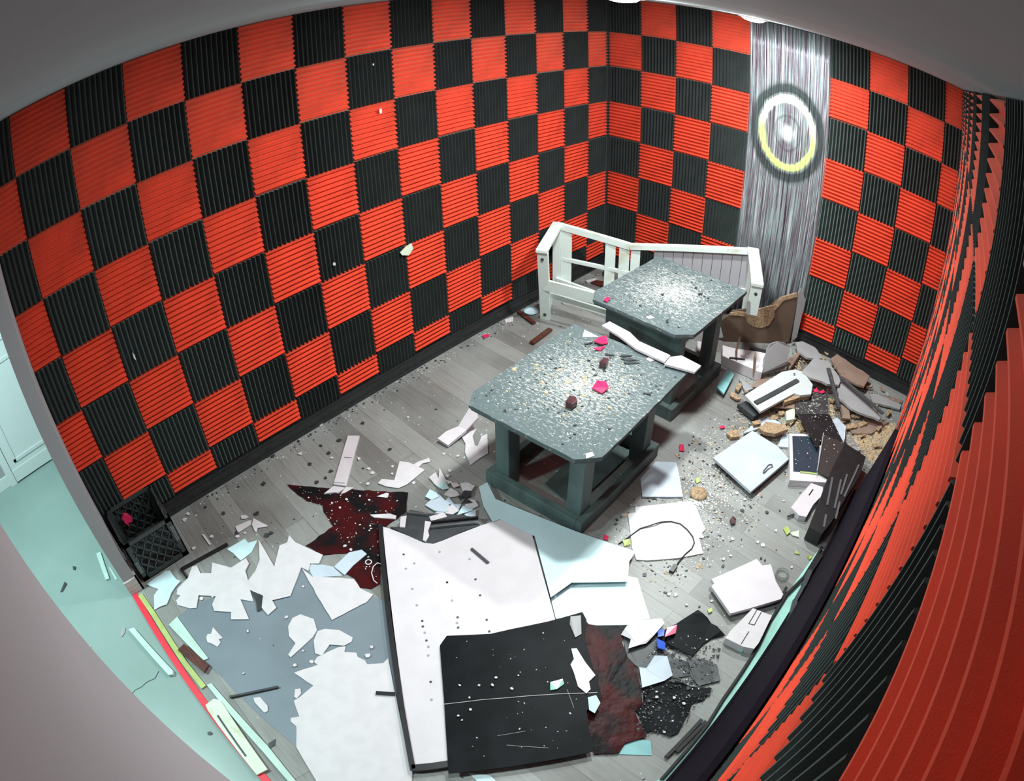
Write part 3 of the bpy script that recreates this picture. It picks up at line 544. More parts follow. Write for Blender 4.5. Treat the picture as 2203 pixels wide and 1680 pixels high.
# tv electronics housing at the head of the tray
hs = shard('television_housing', [(0.947, -3.049), (0.948, -2.992), (1.035, -2.944), (1.096, -2.886), (1.227, -2.799), (1.271, -2.831), (1.237, -2.925), (1.212, -3.013), (1.193, -3.065), (1.15, -3.093), (1.056, -3.117), (0.964, -3.141), (1, -3.103)], 0.006, 0.03, DPLAS, 'torn dark plastic housing with metal strips at the upper end of the white tray', 'television part')
for nm, m, pts in (('white_bracket', WHITE, [(0.956, -3.063), (0.971, -3.037), (1.024, -3.095), (1.003, -3.111)]), ('white_bracket', WHITE, [(1.064, -2.998), (1.091, -2.981), (1.121, -3.031), (1.15, -3.051), (1.164, -3.085), (1.148, -3.09)]), ('white_bracket', WHITE, [(1.057, -2.964), (1.089, -2.894), (1.121, -2.903), (1.086, -2.977)])):
    child(hs, MB().prism(pts, 0.037, 0.008), nm, m)
for a, c_ in ((0, 1), (2, 3), (4, 5)):
    s = [(1.093, -2.983, 0.045), (1.236, -2.805, 0.045), (1.118, -3.008, 0.045), (1.262, -2.825, 0.045), (0.962, -3.019, 0.045), (1.045, -2.96, 0.045)]; child(hs, MB().bar(s[a], s[c_], 0.010, 0.014), 'metal_strip', GUN if a else BPLAS)
shard('slat', [(0.806, -3.148), (0.874, -3.07), (0.909, -3.057), (0.923, -3.073), (0.836, -3.144)], 0.006, 0.006, WHITE, 'short white slat on the dark screen shard next to the housing', 'slat')
# planks on the open floor
pl = shard('white_plank', [(0.221, -2.844), (0.272, -2.796), (0.548, -3.107), (0.488, -3.15)], 0.001, 0.012, WHITE, 'narrow white plank with cross joints lying on bare floor, left of the tables', 'plank')
for a, c_ in ((0, 1), (2, 3)):
    s = [(0.358, -2.975, 0.014), (0.394, -2.947, 0.014), (0.482, -3.139, 0.014), (0.528, -3.1, 0.014)]; child(pl, MB().bar(s[a], s[c_], 0.003, 0.001), 'joint_line', DPLAS)
shard('plank_end', [(0.508, -3.231), (0.498, -3.156), (0.556, -3.119), (0.559, -3.17), (0.543, -3.18)], 0.004, 0.008, WHITE, 'broken white end piece touching the tip of the narrow white plank', 'plank')
shard('plank_end', [(0.574, -3.165), (0.554, -3.113), (0.588, -3.083), (0.584, -3.143)], 0.008, 0.003, WHITE, 'thin white scrap beside the broken plank end', 'scrap')
board3('folded_board', [(0.66, -2.275, 0.12), (0.708, -2.27, 0.12), (0.741, -2.295, 0.1), (0.724, -2.37, 0.05), (0.667, -2.378, 0.05)], 0.012, WHITE, 'upper half of the folded white board leaning by the table leg', 'board')
board3('folded_board', [(0.667, -2.378, 0.05), (0.724, -2.37, 0.05), (0.72, -2.511, 0.025), (0.645, -2.517, 0.035), (0.645, -2.452, 0.045)], 0.02, WHITE, 'lower half of the folded white board, thick cut end on the floor', 'board')
WSH = 'white sheet pieces on the floor'
for pts, lb in (([(0.694, -2.388), (0.701, -2.345), (0.719, -2.288), (0.749, -2.351), (0.816, -2.4), (0.83, -2.394), (0.787, -2.317), (0.797, -2.284), (0.912, -2.397), (0.908, -2.458), (0.909, -2.531), (0.819, -2.48), (0.765, -2.422)], 'ragged white sheet standing out left of the nearer table leg'),
                ([(0.606, -2.771), (0.651, -2.741), (0.757, -2.721), (0.773, -2.864), (0.762, -2.914), (0.708, -2.95), (0.654, -2.968), (0.644, -2.933), (0.699, -2.89)], 'white hatchet-shaped sheet piece between plank and table'),
                ([(0.682, -2.746), (0.682, -2.699), (0.705, -2.642), (0.732, -2.657), (0.712, -2.695), (0.72, -2.733)], 'curved white sliver above the hatchet-shaped piece'),
                ([(0.822, -2.75), (0.817, -2.699), (0.862, -2.719), (0.809, -2.661), (0.899, -2.701), (0.935, -2.689), (0.924, -2.77), (0.878, -2.764)], 'forked white sheet piece near the glass pile'),
                ([(0.355, -3.741), (0.375, -3.644), (0.405, -3.662), (0.404, -3.749), (0.395, -3.752)], 'left wing-shaped white piece above the splintered row'),
                ([(0.374, -3.628), (0.484, -3.594), (0.453, -3.649), (0.473, -3.669), (0.462, -3.673), (0.412, -3.661)], 'right wing-shaped white piece above the splintered row'),
                ([(0.308, -3.676), (0.317, -3.652), (0.35, -3.643), (0.346, -3.67), (0.328, -3.684)], 'small oval pale piece above the wing-shaped pieces'),
                ([(0.876, -4.253), (0.861, -4.236), (0.87, -4.218), (0.845, -4.189), (0.929, -4.182), (0.925, -4.203), (0.946, -4.206), (0.955, -4.233), (0.924, -4.246), (0.901, -4.262)], 'small white arrow-like piece alone on the grey plastic sheet'),
                ([(1.065, -3.794), (1.13, -3.762), (1.189, -3.789), (1.208, -3.83), (1.23, -3.977), (1.212, -3.978), (1.183, -3.912), (1.13, -3.912), (1.082, -3.882), (1.057, -3.836)], 'white head-shaped piece on the grey plastic sheet'),
                ([(1.196, -3.791), (1.208, -3.757), (1.259, -3.71), (1.331, -3.691), (1.345, -3.71), (1.341, -3.749), (1.292, -3.795), (1.315, -3.86), (1.284, -3.875), (1.228, -3.838)], 'white beak-shaped piece right of the head-shaped one'),
                ([(1.377, -4.066), (1.39, -4.044), (1.412, -4.058), (1.42, -4.089), (1.408, -4.094)], 'small white square chip above the very large torn sheet'),
                ([(1.297, -4.25), (1.311, -4.221), (1.369, -4.22), (1.392, -4.236), (1.389, -4.255), (1.319, -4.259)], 'white leaf-shaped piece near the doorway strips'),
                ([(0.957, -2.904), (0.953, -2.871), (0.949, -2.8), (0.997, -2.808), (1.058, -2.823), (1.082, -2.832), (1.097, -2.818), (1.068, -2.87), (1.022, -2.899)], 'bluish fan-shaped shard in the pile above the housing'),
                ([(0.974, -2.787), (0.959, -2.727), (1.009, -2.723), (1.039, -2.738), (1.009, -2.776)], 'pale square shard in the pile above the housing'),
                ([(0.729, -3.037), (0.746, -2.986), (0.76, -2.979), (0.778, -3.005)], 'thin white triangle on top of the dark screen shard')):
    shard('white_sheet_piece', pts, 0.008 if 'pile' in lb or 'triangle' in lb else 0.003, 0.003, PALEB if 'bluish' in lb else WHITEB, lb, 'sheet piece', WSH, bend=0.003)
# the splintered row by the crate
shard('splintered_sheet', jag([(0.365, -4.373), (0.355, -4.23), (0.372, -4.208), (0.449, -4.204), (0.478, -4.189), (0.512, -4.272), (0.561, -4.333), (0.545, -4.414), (0.458, -4.368), (0.438, -4.326)], 0.003), 0.003, 0.003, FILM, 'pale splintered sheet just below the milk crate', 'splintered sheet', 'splintered white sheets', bend=0.004)
shard('splintered_sheet', [(0.538, -4.252), (0.511, -4.23), (0.489, -4.144), (0.435, -4.085), (0.447, -4.059), (0.509, -4.068), (0.545, -4.018), (0.487, -3.977), (0.589, -3.91), (0.589, -3.812), (0.631, -3.818), (0.659, -3.86), (0.72, -3.882), (0.695, -3.818), (0.652, -3.762), (0.526, -3.688), (0.74, -3.725), (0.642, -3.624), (0.652, -3.582), (0.617, -3.545), (0.683, -3.548), (0.767, -3.519), (0.85, -3.492), (0.879, -3.54), (0.849, -3.572), (0.88, -3.608), (0.837, -3.621), (0.876, -3.672), (0.946, -3.769), (0.908, -3.854), (0.958, -3.863), (0.966, -3.921), (0.909, -3.921), (0.854, -3.877), (0.778, -3.907), (0.849, -3.933), (0.795, -3.979), (0.925, -4.011), (0.866, -4.086), (0.829, -4.061), (0.766, -4.131), (0.725, -4.119), (0.693, -4.075), (0.625, -4.15), (0.687, -4.201), (0.667, -4.233), (0.602, -4.281), (0.574, -4.273), (0.562, -4.237)], 0.004, 0.003, WHITEB, 'long splintered white sheet with many spikes between crate and dark shards', 'splintered sheet', 'splintered white sheets', bend=0.004)
shard('splintered_sheet', [(0.509, -3.848), (0.459, -3.861), (0.465, -3.743), (0.503, -3.745), (0.523, -3.694), (0.571, -3.766), (0.58, -3.842)], 0.002, 0.002, FILM, 'pale clear piece behind the spikes of the long splintered sheet', 'splintered sheet', 'splintered white sheets')
shard('torn_sheet', jag([(0.839, -3.622), (0.926, -3.613), (1.02, -3.519), (1.076, -3.472), (1.137, -3.485), (1.209, -3.465), (1.222, -3.518), (1.192, -3.701)], 0.002), 0.005, 0.003, WHITEB, 'four-sided white sheet with a sharp upper corner, left of the tray', 'white sheet')
shard('dark_scrap', [(0.788, -3.905), (0.852, -3.874), (0.92, -3.933), (0.913, -3.951), (0.861, -3.923)], 0.0085, 0.002, DPLAS, 'dark grey scrap on the lower spikes of the long splintered sheet', 'scrap')
shard('dark_scrap', [(0.567, -4.14), (0.55, -4.073), (0.596, -4.043), (0.603, -4.1)], 0.0085, 0.001, DPLAS, 'dark triangle on the left part of the long splintered sheet', 'scrap')
# black rods
q1 = [(0.412, -4.148, 0.012), (0.439, -3.842, 0.012), (0.485, -4.148, 0.012)]
o = bar('angle_rod', q1[0], q1[1], 0.014, 0.012, BPLAS, 'black bent rod with a short leg, lying beside the milk crate', 'rod')
child(o, MB().bar(q1[0], q1[2], 0.014, 0.012), 'short_leg', BPLAS)
bar('plastic_rod', *[(1.228, -4.341, 0.01), (1.322, -4.119, 0.01)], 0.010, 0.010, DPLAS, 'thin dark rod with a white tip on the grey plastic sheet', 'rod')
shard('white_stick', [(0.269, -3.925), (0.279, -3.914), (0.371, -3.916), (0.366, -3.929)], 0.001, 0.007, WHITE, 'small white stick on the floor between crate and wing-shaped pieces', 'stick')
tag(MB().lathe([(0.012, 0), (0.017, 0), (0.017, 0.003), (0.012, 0.003)], [(1.043, -3.354, 0.007)][0], 20, True).build('plastic_ring', WHITE), 'small white ring on the dark screen shard', 'ring')
cp = [(1.111, -3.319, 0.02), (1.085, -3.331, 0.02), (1.089, -3.36, 0.02), (1.113, -3.391, 0.02), (1.155, -3.413, 0.02), (1.181, -3.412, 0.02)]
tag(MB().tube(cp, 0.0025).build('white_wire', WHITE), 'thin white wire loop at the left frame edge of the television tray', 'wire')

# ------------------------------------------------ doorway strips and hall bits
crack = [(0.884, -4.583), (0.909, -4.624), (0.901, -4.675), (0.909, -4.726), (0.904, -4.766), (0.926, -4.82), (0.928, -4.861)]
c = MB()
for i in range(len(crack) - 1): c.bar((*crack[i], -0.0012), (*crack[i + 1], -0.0012), 0.004, 0.001)
struct('floor_crack', c, CRUMBD)  # thin dark bars drawn as the crack in the hall floor
st = [(0.404, -4.44, 0.006), (0.573, -4.431, 0.006), (0.731, -4.43, 0.006), (0.934, -4.431, 0.006), (1.107, -4.421, 0.006)]
o = bar('metal_strip', st[0], st[0] + (0, 0, 0) if False else st[1], 0.03, 0.008, STRIPY, 'long yellow-green metal strip beside the red threshold strip', 'strip')
q = MB()
for i in range(1, 4): q.bar(st[i], st[i + 1], 0.03, 0.008)
child(o, q, 'strip_length', STRIPY)
shard('mint_slat', [(0.685, -4.387), (0.669, -4.32), (0.986, -4.309), (0.98, -4.338)], 0.003, 0.008, SLATM, 'pointed mint slat along the left edge of the grey plastic sheet', 'slat')
shard('dark_plank', [(0.857, -4.422), (0.846, -4.372), (1.027, -4.328), (1.049, -4.372)], 0.012, 0.012, MAHOG, 'short dark brown plank between the mint slat and the yellow-green strip', 'plank')
shard('mint_slat', [(1.107, -4.4), (1.112, -4.375), (1.333, -4.36), (1.533, -4.349), (1.763, -4.363), (1.744, -4.39), (1.548, -4.386)], 0.001, 0.010, SLATM, 'long thin mint slat running to the bottom edge of the picture', 'slat')
cbd = shard('cream_board', [(1.199, -4.469), (1.194, -4.414), (1.221, -4.39), (1.632, -4.426), (1.627, -4.485), (1.228, -4.476)], 0.002, 0.016, CREAMB, 'cream dirty board with a dark groove beside the red threshold strip', 'board')
s = [(1.279, -4.45, 0.018), (1.526, -4.466, 0.018)]; child(cbd, MB().bar(s[0], s[1], 0.010, 0.002), 'groove', DPLAS)
shard('white_bar', [(0.573, -4.61), (0.583, -4.575), (0.944, -4.509), (0.959, -4.524), (0.949, -4.544)], -0.0015, 0.02, SLATM, 'pale bar lying in the hall next to the red strip', 'bar')
shard('white_bar', [(-0.064, -4.575), (-0.056, -4.542), (0.173, -4.567), (0.167, -4.594)], -0.0015, 0.012, SLATM, 'shorter pale bar in the hall near the foot of the white pier', 'bar')
shard('white_bar', [(0.082, -4.538), (0.093, -4.529), (0.206, -4.521), (0.201, -4.536)], -0.0015, 0.004, SLATM, 'thin pale sliver in the hall next to the shorter bar', 'sliver')
for pts, m, lb in (([(0.037, -4.935), (-0.018, -4.874), (0.008, -4.861), (0.044, -4.918)], DPLAS, 'dark triangular chip on the hall floor'), ([(-0.093, -4.771), (-0.073, -4.75), (-0.052, -4.764), (-0.066, -4.778)], DPLAS, 'small dark square chip on the hall floor'), ([(0.562, -4.677), (0.52, -4.644), (0.538, -4.624), (0.565, -4.646), (0.577, -4.674)], GREYLAM, 'greenish grey shard on the hall floor above the pale bar'),
                   ([(0.278, -4.984), (0.3, -4.974), (0.299, -4.955), (0.311, -4.971), (0.297, -4.988)], WHITE, 'white curl on the hall floor'), ([(0.493, -4.905), (0.512, -4.898), (0.516, -4.88), (0.521, -4.9)], WHITE, 'second white curl on the hall floor nearer the opening'), ([(1.315, -4.55), (1.318, -4.534), (1.331, -4.53), (1.336, -4.543), (1.326, -4.554)], DPLAS, 'dark chip beside the lower end of the red strip'),
                   ([(1.523, -4.338), (1.524, -4.298), (1.548, -4.321), (1.547, -4.352)], DPLAS, 'dark diamond chip on bare planks near the long mint slat')):
    shard('floor_chip', pts, 0.0005, 0.003, m, lb, 'chip')

# ------------------------------------------------ sheets on the right half of the floor
shard('blue_board', [(1.662, -1.864), (1.76, -1.794), (1.837, -1.885), (1.93, -2.001), (1.756, -2.137), (1.672, -2.03)], 0.002, 0.010, PALEB, 'pale blue five-sided board right of the nearer table', 'board')
shard('torn_sheet', [(1.767, -2.217), (1.976, -2), (2.024, -2.017), (2.148, -2.123), (2.145, -2.155), (2.167, -2.179), (2.149, -2.192), (2.219, -2.267), (2.132, -2.369), (2.022, -2.47), (1.974, -2.502), (1.917, -2.457), (1.766, -2.282), (1.789, -2.248)], 0.002, 0.006, WHITEB, 'large white sheet stack with a black cord on it, right of the television', 'white sheet')
cd_ = [(1.845, -2.472, 0.004), (1.862, -2.396, 0.01), (1.873, -2.329, 0.012), (1.904, -2.284, 0.016), (1.92, -2.26, 0.02), (1.936, -2.226, 0.014), (1.972, -2.191, 0.012), (2.021, -2.174, 0.012), (2.073, -2.186, 0.012), (2.121, -2.21, 0.012), (2.148, -2.239, 0.012), (2.157, -2.28, 0.012), (2.149, -2.329, 0.012), (2.147, -2.371, 0.01), (2.152, -2.421, 0.008)]
q = MB().tube(cd_, 0.0032, 8); o = q.build('power_cord', BPLAS, smooth=True); tag(o, 'black power cord curving over the large white sheet', 'cord')
pg = [(2.148, -2.416, 0.01), (2.152, -2.464, 0.01)]; child(o, MB().bar(pg[0], pg[1], 0.022, 0.016), 'plug', BPLAS)
o = shard('white_board', [(2.346, -2.411), (2.477, -2.166), (2.523, -2.185), (2.558, -2.153), (2.629, -2.232), (2.702, -2.282), (2.705, -2.314), (2.529, -2.53), (2.368, -2.447), (2.371, -2.424)], 0.025, 0.02, WHITE, 'thick white panel stack on a dark underside, right side of the floor', 'white panel')
child(o, MB().prism([(2.37, -2.41), (2.488, -2.157), (2.63, -2.217), (2.703, -2.285), (2.533, -2.507)], 0.002, 0.022), 'dark_underside', DPLAS)
o = shard('battery_box', [(2.608, -2.445), (2.712, -2.43), (2.732, -2.598), (2.729, -2.639), (2.679, -2.657), (2.582, -2.663), (2.58, -2.617)], 0.002, 0.048, WHITEB, 'white module box with printed black lines, below the thick white panel', 'electronics box')
q = MB()
for a, c_ in ((0, 1), (2, 3), (4, 5), (6, 7)):
    s = [(2.635, -2.534, 0.051), (2.63, -2.441, 0.051), (2.662, -2.525, 0.051), (2.655, -2.441, 0.051), (2.662, -2.651, 0.051), (2.658, -2.572, 0.051), (2.635, -2.534, 0.051), (2.663, -2.526, 0.051)]; q.bar(s[a], s[c_], 0.004, 0.001)
child(o, q, 'printed_lines', BPLAS)
child(o, MB().prism([(2.579, -2.657), (2.584, -2.644), (2.685, -2.644), (2.687, -2.658)], 0.004, 0.02), 'green_edge', MINT)
o = shard('adapter', [(2.511, -1.465), (2.589, -1.449), (2.608, -1.518), (2.588, -1.622), (2.589, -1.73), (2.548, -1.746), (2.481, -1.721), (2.49, -1.614)], 0.002, 0.036, WHITE, 'white oblong adapter with a slot, beside the black slotted housing', 'adapter')
s = [(2.541, -1.506, 0.038), (2.537, -1.567, 0.038)]; child(o, MB().bar(s[0], s[1], 0.008, 0.001), 'slot', BPLAS)
s = [(2.489, -1.772, 0.015), (2.518, -1.73, 0.015)]; child(o, MB().bar(s[0], s[1], 0.008, 0.01), 'clip', DPLAS)
# drawer front
o = shard('drawer', [(2.013, -1.296), (2.11, -1.309), (2.207, -1.322), (2.312, -1.381), (2.234, -1.771), (1.928, -1.669)], 0.034, 0.018, PALEB, 'light grey square drawer front with a chrome pull handle, lying face up', 'drawer front', bevel=0.001)
hd = [(2.229, -1.594, 0.054), (2.229, -1.591, 0.07), (2.234, -1.539, 0.075), (2.246, -1.518, 0.07), (2.254, -1.513, 0.056)]
child(o, MB().tube(hd, 0.005, 8), 'pull_handle', GUN)
child(o, MB().prism([(1.953, -1.651), (2.228, -1.733), (2.312, -1.362), (2.273, -1.338), (2.204, -1.685), (1.95, -1.602)], 0.002, 0.03), 'frame_below', DPLAS)
# frame with blue-black pane
o = shard('scanner_frame', [(2.222, -1.154), (2.336, -1.075), (2.45, -1.124), (2.513, -1.365), (2.592, -1.378), (2.602, -1.405), (2.388, -1.538)], 0.002, 0.045, WHITEB, 'white flat casing with a blue-black glass pane, left of the black slotted housing', 'scanner')
child(o, MB().prism([(2.249, -1.167), (2.338, -1.099), (2.445, -1.145), (2.512, -1.378), (2.378, -1.458)], 0.0475, 0.002), 'glass_pane', mat('blue_black_glass', (0.03, 0.045, 0.065), 0.2))
s = [(2.417, -1.437, 0.05), (2.513, -1.385, 0.05)]; child(o, MB().bar(s[0], s[1], 0.012, 0.004), 'cream_edge', STRIPY)
shard('grey_board', [(2.2, -1.275), (2.18, -1.153), (2.213, -1.115), (2.265, -1.235)], 0.003, 0.012, PALEB, 'small pale board tucked under the white casing', 'board')
shard('black_board', [(2.21, -0.948), (2.396, -0.796), (2.568, -1.001), (2.598, -1.158), (2.424, -1.02), (2.442, -1.2), (2.317, -1.07)], 0.052, 0.006, BPLAS, 'black speckled board leading from the dusty board to the slotted housing', 'board', bend=0.004)
shard('black_board', [(2.426, -1.034), (2.571, -1.02), (2.593, -1.02), (2.605, -1.167), (2.602, -1.387), (2.512, -1.385)], 0.062, 0.006, mat('brown_black_board', (0.035, 0.026, 0.025), 0.5), 'brown-black board next to the blue-black glass pane', 'board')
s = [(2.205, -0.965, 0.075), (2.435, -1.194, 0.075)]; bar('metal_rod', s[0], s[1], 0.014, 0.01, BPLAS, 'dark rod along the left edge of the black speckled board', 'rod')
s = [(2.424, -1.039, 0.08), (2.511, -1.397, 0.08)]; bar('metal_rod', s[0], s[1], 0.006, 0.006, GREYLAM, 'thin pale rod between the two black boards', 'rod')
shard('dusty_board', [(2.104, -0.74), (2.201, -0.643), (2.294, -0.541), (2.384, -0.782), (2.183, -0.948)], 0.04, 0.010, DUSTBLK, 'dusty black square board with white grit, below the pink scraps', 'board')
# black slotted housing
hb = board3('slotted_housing', [(2.589, -1.058, 0.1), (2.761, -1.087, 0.1), (2.771, -1.242, 0.1), (2.739, -1.753, 0.1), (2.723, -1.858, 0.1), (2.639, -1.856, 0.1), (2.592, -1.42, 0.1), (2.589, -1.242, 0.1)], 0.09, BPLAS, 'big black slotted television back shell lying at the foot of the right wall', 'television part')
sl = [(2.619, -1.419, 0.105), (2.67, -1.647, 0.105), (2.674, -1.401, 0.105), (2.719, -1.642, 0.105), (2.695, -1.332, 0.105), (2.716, -1.516, 0.105), (2.739, -1.2, 0.105), (2.74, -1.52, 0.105), (2.73, -1.576, 0.105), (2.754, -1.712, 0.105), (2.691, -1.718, 0.105), (2.715, -1.811, 0.105)]
for i in range(0, 12, 2): child(hb, MB().bar(sl[i], sl[i + 1], 0.012, 0.006), 'slot_rib', mat('rib_grey', (0.10, 0.10, 0.11), 0.4) if i == 0 else bpy.data.materials['rib_grey'])
# slides, laminate and chipboard rubble
o = shard('laminate_board', [(1.84, -1.07), (1.942, -0.64), (2.013, -0.537), (2.072, -0.523), (2.185, -0.618), (2.213, -0.736), (2.152, -0.805), (2.109, -0.812), (2.064, -0.945), (1.995, -1.157)], 0.085, 0.016, mat('pale_laminate', (0.55, 0.57, 0.58), 0.45), 'pale broken laminate panel carrying a dark drawer slide', 'panel')
s = [(1.935, -1.107, 0.108), (2.077, -0.662, 0.108)]; child(o, MB().bar(s[0], s[1], 0.032, 0.010), 'drawer_slide', DPLAS)
s = [(2.027, -0.602, 0.108), (2.034, -0.618, 0.108)]; child(o, MB().bar(s[0], s[1], 0.012, 0.008), 'screw', GUN)
child(o, MB().prism(jag([(2.049, -0.896), (2.099, -0.771), (2.141, -0.762), (2.202, -0.695), (2.208, -0.732), (2.151, -0.808), (2.086, -0.931)], 0.003), 0.055, 0.03), 'raw_edge', CHIP)
shard('channel_piece', [(1.82, -1.118), (1.849, -1.048), (1.983, -1.07), (1.961, -1.164)], 0.02, 0.03, DPLAS, 'short black channel piece at the lower end of the pale laminate panel', 'channel')
shard('pink_board', [(2.028, -0.968), (2.034, -0.856), (2.108, -0.765), (2.156, -0.889)], 0.035, 0.012, BROWNLAM, 'small pinkish board left of the dusty black board', 'board')
for pts, z, t, m, lb in (([(1.87, -0.124), (1.913, -0.073), (2.024, -0.068), (2.128, -0.174), (2.099, -0.218), (2.022, -0.265), (1.926, -0.233)], 0.05, 0.016, GREYLAM, 'grey laminate fragment highest in the heap, against the back wall'),
                         ([(2.069, -0.545), (2.084, -0.306), (2.183, -0.247), (2.348, -0.403), (2.358, -0.485), (2.276, -0.541), (2.148, -0.565)], 0.09, 0.016, GREYLAM, 'grey laminate fragment with a ragged tan edge in the middle of the heap'),
                         ([(2.184, -0.131), (2.213, -0.024), (2.378, -0.071), (2.539, -0.108), (2.532, -0.289), (2.477, -0.307), (2.325, -0.285)], 0.05, 0.016, BROWNLAM, 'brown laminate fragment along the back wall'),
                         ([(2.346, -0.458), (2.361, -0.369), (2.547, -0.432), (2.755, -0.567), (2.745, -0.612), (2.525, -0.646), (2.396, -0.589)], 0.06, 0.016, GREYLAM, 'long grey pointed laminate fragment under the right drawer slide'),
                         ([(2.423, -0.821), (2.453, -0.758), (2.539, -0.816), (2.574, -0.982)], 0.03, 0.014, PALEB, 'pale narrow fragment right of the black speckled board'),
                         ([(2.419, -0.612), (2.477, -0.577), (2.543, -0.711), (2.489, -0.748)], 0.03, 0.014, BROWNLAM, 'small brown fragment between the two drawer slides'),
                         ([(2.593, -0.27), (2.645, -0.226), (2.867, -0.203), (2.872, -0.272), (2.65, -0.355)], 0.01, 0.014, GREYLAM, 'thin grey fragment near the right wall corner'),
                         ([(2.648, -0.238), (2.753, -0.148), (2.875, -0.106), (2.867, -0.203), (2.779, -0.262)], 0.002, 0.006, BROWNLAM, 'flat brown fragment closest to the right wall'),
                         ([(2.535, -0.733), (2.587, -0.665), (2.824, -0.476), (2.731, -0.706), (2.599, -0.809)], 0.003, 0.010, BROWNLAM, 'brown fragment half buried in chipboard crumbs'),
                         ([(2.037, -1.269), (2.055, -1.183), (2.169, -1.114), (2.206, -1.15), (2.153, -1.244), (2.089, -1.273)], 0.04, 0.025, CHIP, 'tan chipboard chunk resting on the drawer front'),
                         ([(1.969, -1.206), (2.005, -1.152), (2.026, -1.183), (1.997, -1.228)], 0.01, 0.03, CHIP, 'small tan chipboard lump above the drawer front'),
                         ([(1.885, -1.392), (1.885, -1.346), (1.915, -1.321), (1.964, -1.363), (1.923, -1.407)], 0.002, 0.02, CHIP, 'tan chipboard lump at the upper left edge of the drawer front'),
                         ([(1.98, -1.164), (2.032, -1.034), (2.142, -1.068), (2.047, -1.152), (2.019, -1.217), (1.967, -1.318)], 0.006, 0.010, PALEB, 'pale laminate fragment behind the drawer front'),
                         ([(2.115, -0.956), (2.154, -0.885), (2.196, -0.991), (2.155, -1.037)], 0.012, 0.03, CREAMB, 'cream rounded lump under the dusty black board'),
                         ([(1.907, -0.415), (1.939, -0.232), (1.958, -0.249), (1.961, -0.494)], 0.03, 0.03, BROWNLAM, 'brown edge strip leaning on the rounded grey board'),
                         ([(2.271, -0.925), (2.23, -0.996), (2.269, -1.038), (2.292, -1.02)], 0.002, 0.02, CHIP, 'tan lump under the black speckled board'),
                         ([(1.693, -0.818), (1.72, -0.81), (1.822, -0.85), (1.793, -0.918)], 0.01, 0.01, GREYLAM, 'small grey triangle left of the pale laminate panel'),
                         ([(1.807, -0.849), (1.798, -0.725), (1.888, -0.66), (1.851, -0.81)], 0.01, 0.012, BROWNLAM, 'brown splinter board above the pale laminate panel')):
    shard('laminate_fragment', jag(pts, 0.004, 0.04), z, t, m, lb, 'fragment', 'laminate and chipboard fragments', bend=0.006)
for a, nm, lb in (([(2.227, -0.366, 0.12), (2.439, -0.768, 0.12)], 1, 'dark drawer slide standing out in the middle of the rubble heap'), ([(2.345, -0.399, 0.115), (2.757, -0.578, 0.115)], 2, 'dark drawer slide lying on the long grey pointed fragment')):
    o = bar('drawer_slide', a[0], a[1], 0.032, 0.008, DPLAS, lb, 'drawer slide'); child(o, MB().bar(Vector(a[0]) + Vector((0, 0, 0.006)), Vector(a[1]) + Vector((0, 0, 0.006)), 0.010, 0.005), 'ball_rail', GUN)
for k, (m_, w_, lb) in enumerate(((PALEW, 0.018, 'short pointed stake leaning on the brown board'), (PALEW, 0.022, 'upright tan stake in front of the grey printer casing'))):
    a = ([(1.558, -0.594, 0.06), (1.613, -0.738, 0.28)], [(1.767, -0.719, 0.02), (1.746, -0.734, 0.22)])[k]
    o = MB().tube([(0, 0, 0), tuple((Vector(a[1]) - Vector(a[0])) * 0.8), tuple(Vector(a[1]) - Vector(a[0]))], [w_ / 2, w_ / 2, 0.002], 5).build('wood_stake', m_); o.location = a[0]; tag(o, lb, 'stake')
s = [(2.256, -0.325, 0.1), (2.303, -0.343, 0.2)]; bar('wood_splinter', s[0], s[1], 0.012, 0.006, PALEW, 'pale splinter rising from the middle drawer slide', 'splinter')
shard('cyan_board', [(1.623, -1.037), (1.587, -0.789), (1.653, -0.821), (1.696, -1.072)], 0.03, 0.012, CYANB, 'bright cyan board next to the floor rail of the taller table', 'board')
shard('cyan_board', [(1.363, -0.917), (1.488, -0.881), (1.522, -0.97), (1.481, -0.992)], 0.004, 0.012, CYANB, 'teal board on the floor inside the taller table frame', 'board')
o = shard('printer_casing', [(1.45, -0.607), (1.54, -0.579), (1.754, -0.459), (1.778, -0.577), (1.821, -0.718), (1.803, -0.726), (1.511, -0.733)], 0.004, 0.076, WHITEB, 'broken pale printer casing between the brown board and the heap', 'printer casing')
s = [(1.562, -0.729, 0.085), (1.658, -0.665, 0.085)]; child(o, MB().bar(s[0], s[1], 0.014, 0.008), 'black_bar', BPLAS)
s = [(1.65, -0.632, 0.085), (1.665, -0.602, 0.085)]; child(o, MB().bar(s[0], s[1], 0.018, 0.008), 'white_clip', WHITE)
s = [(1.623, -0.498, 0.085), (1.751, -0.455, 0.085)]; child(o, MB().bar(s[0], s[1], 0.03, 0.012), 'hinge_bar', BPLAS)
o = shard('printer_part', [(1.267, -0.657), (1.379, -0.604), (1.45, -0.764), (1.327, -0.771)], 0.004, 0.056, WHITEB, 'pale plastic part with a dark slot seen between the taller table legs', 'printer part')
child(o, MB().prism([(1.343, -0.727), (1.361, -0.668), (1.4, -0.658), (1.437, -0.74)], 0.061, 0.002), 'dark_slot', BPLAS)
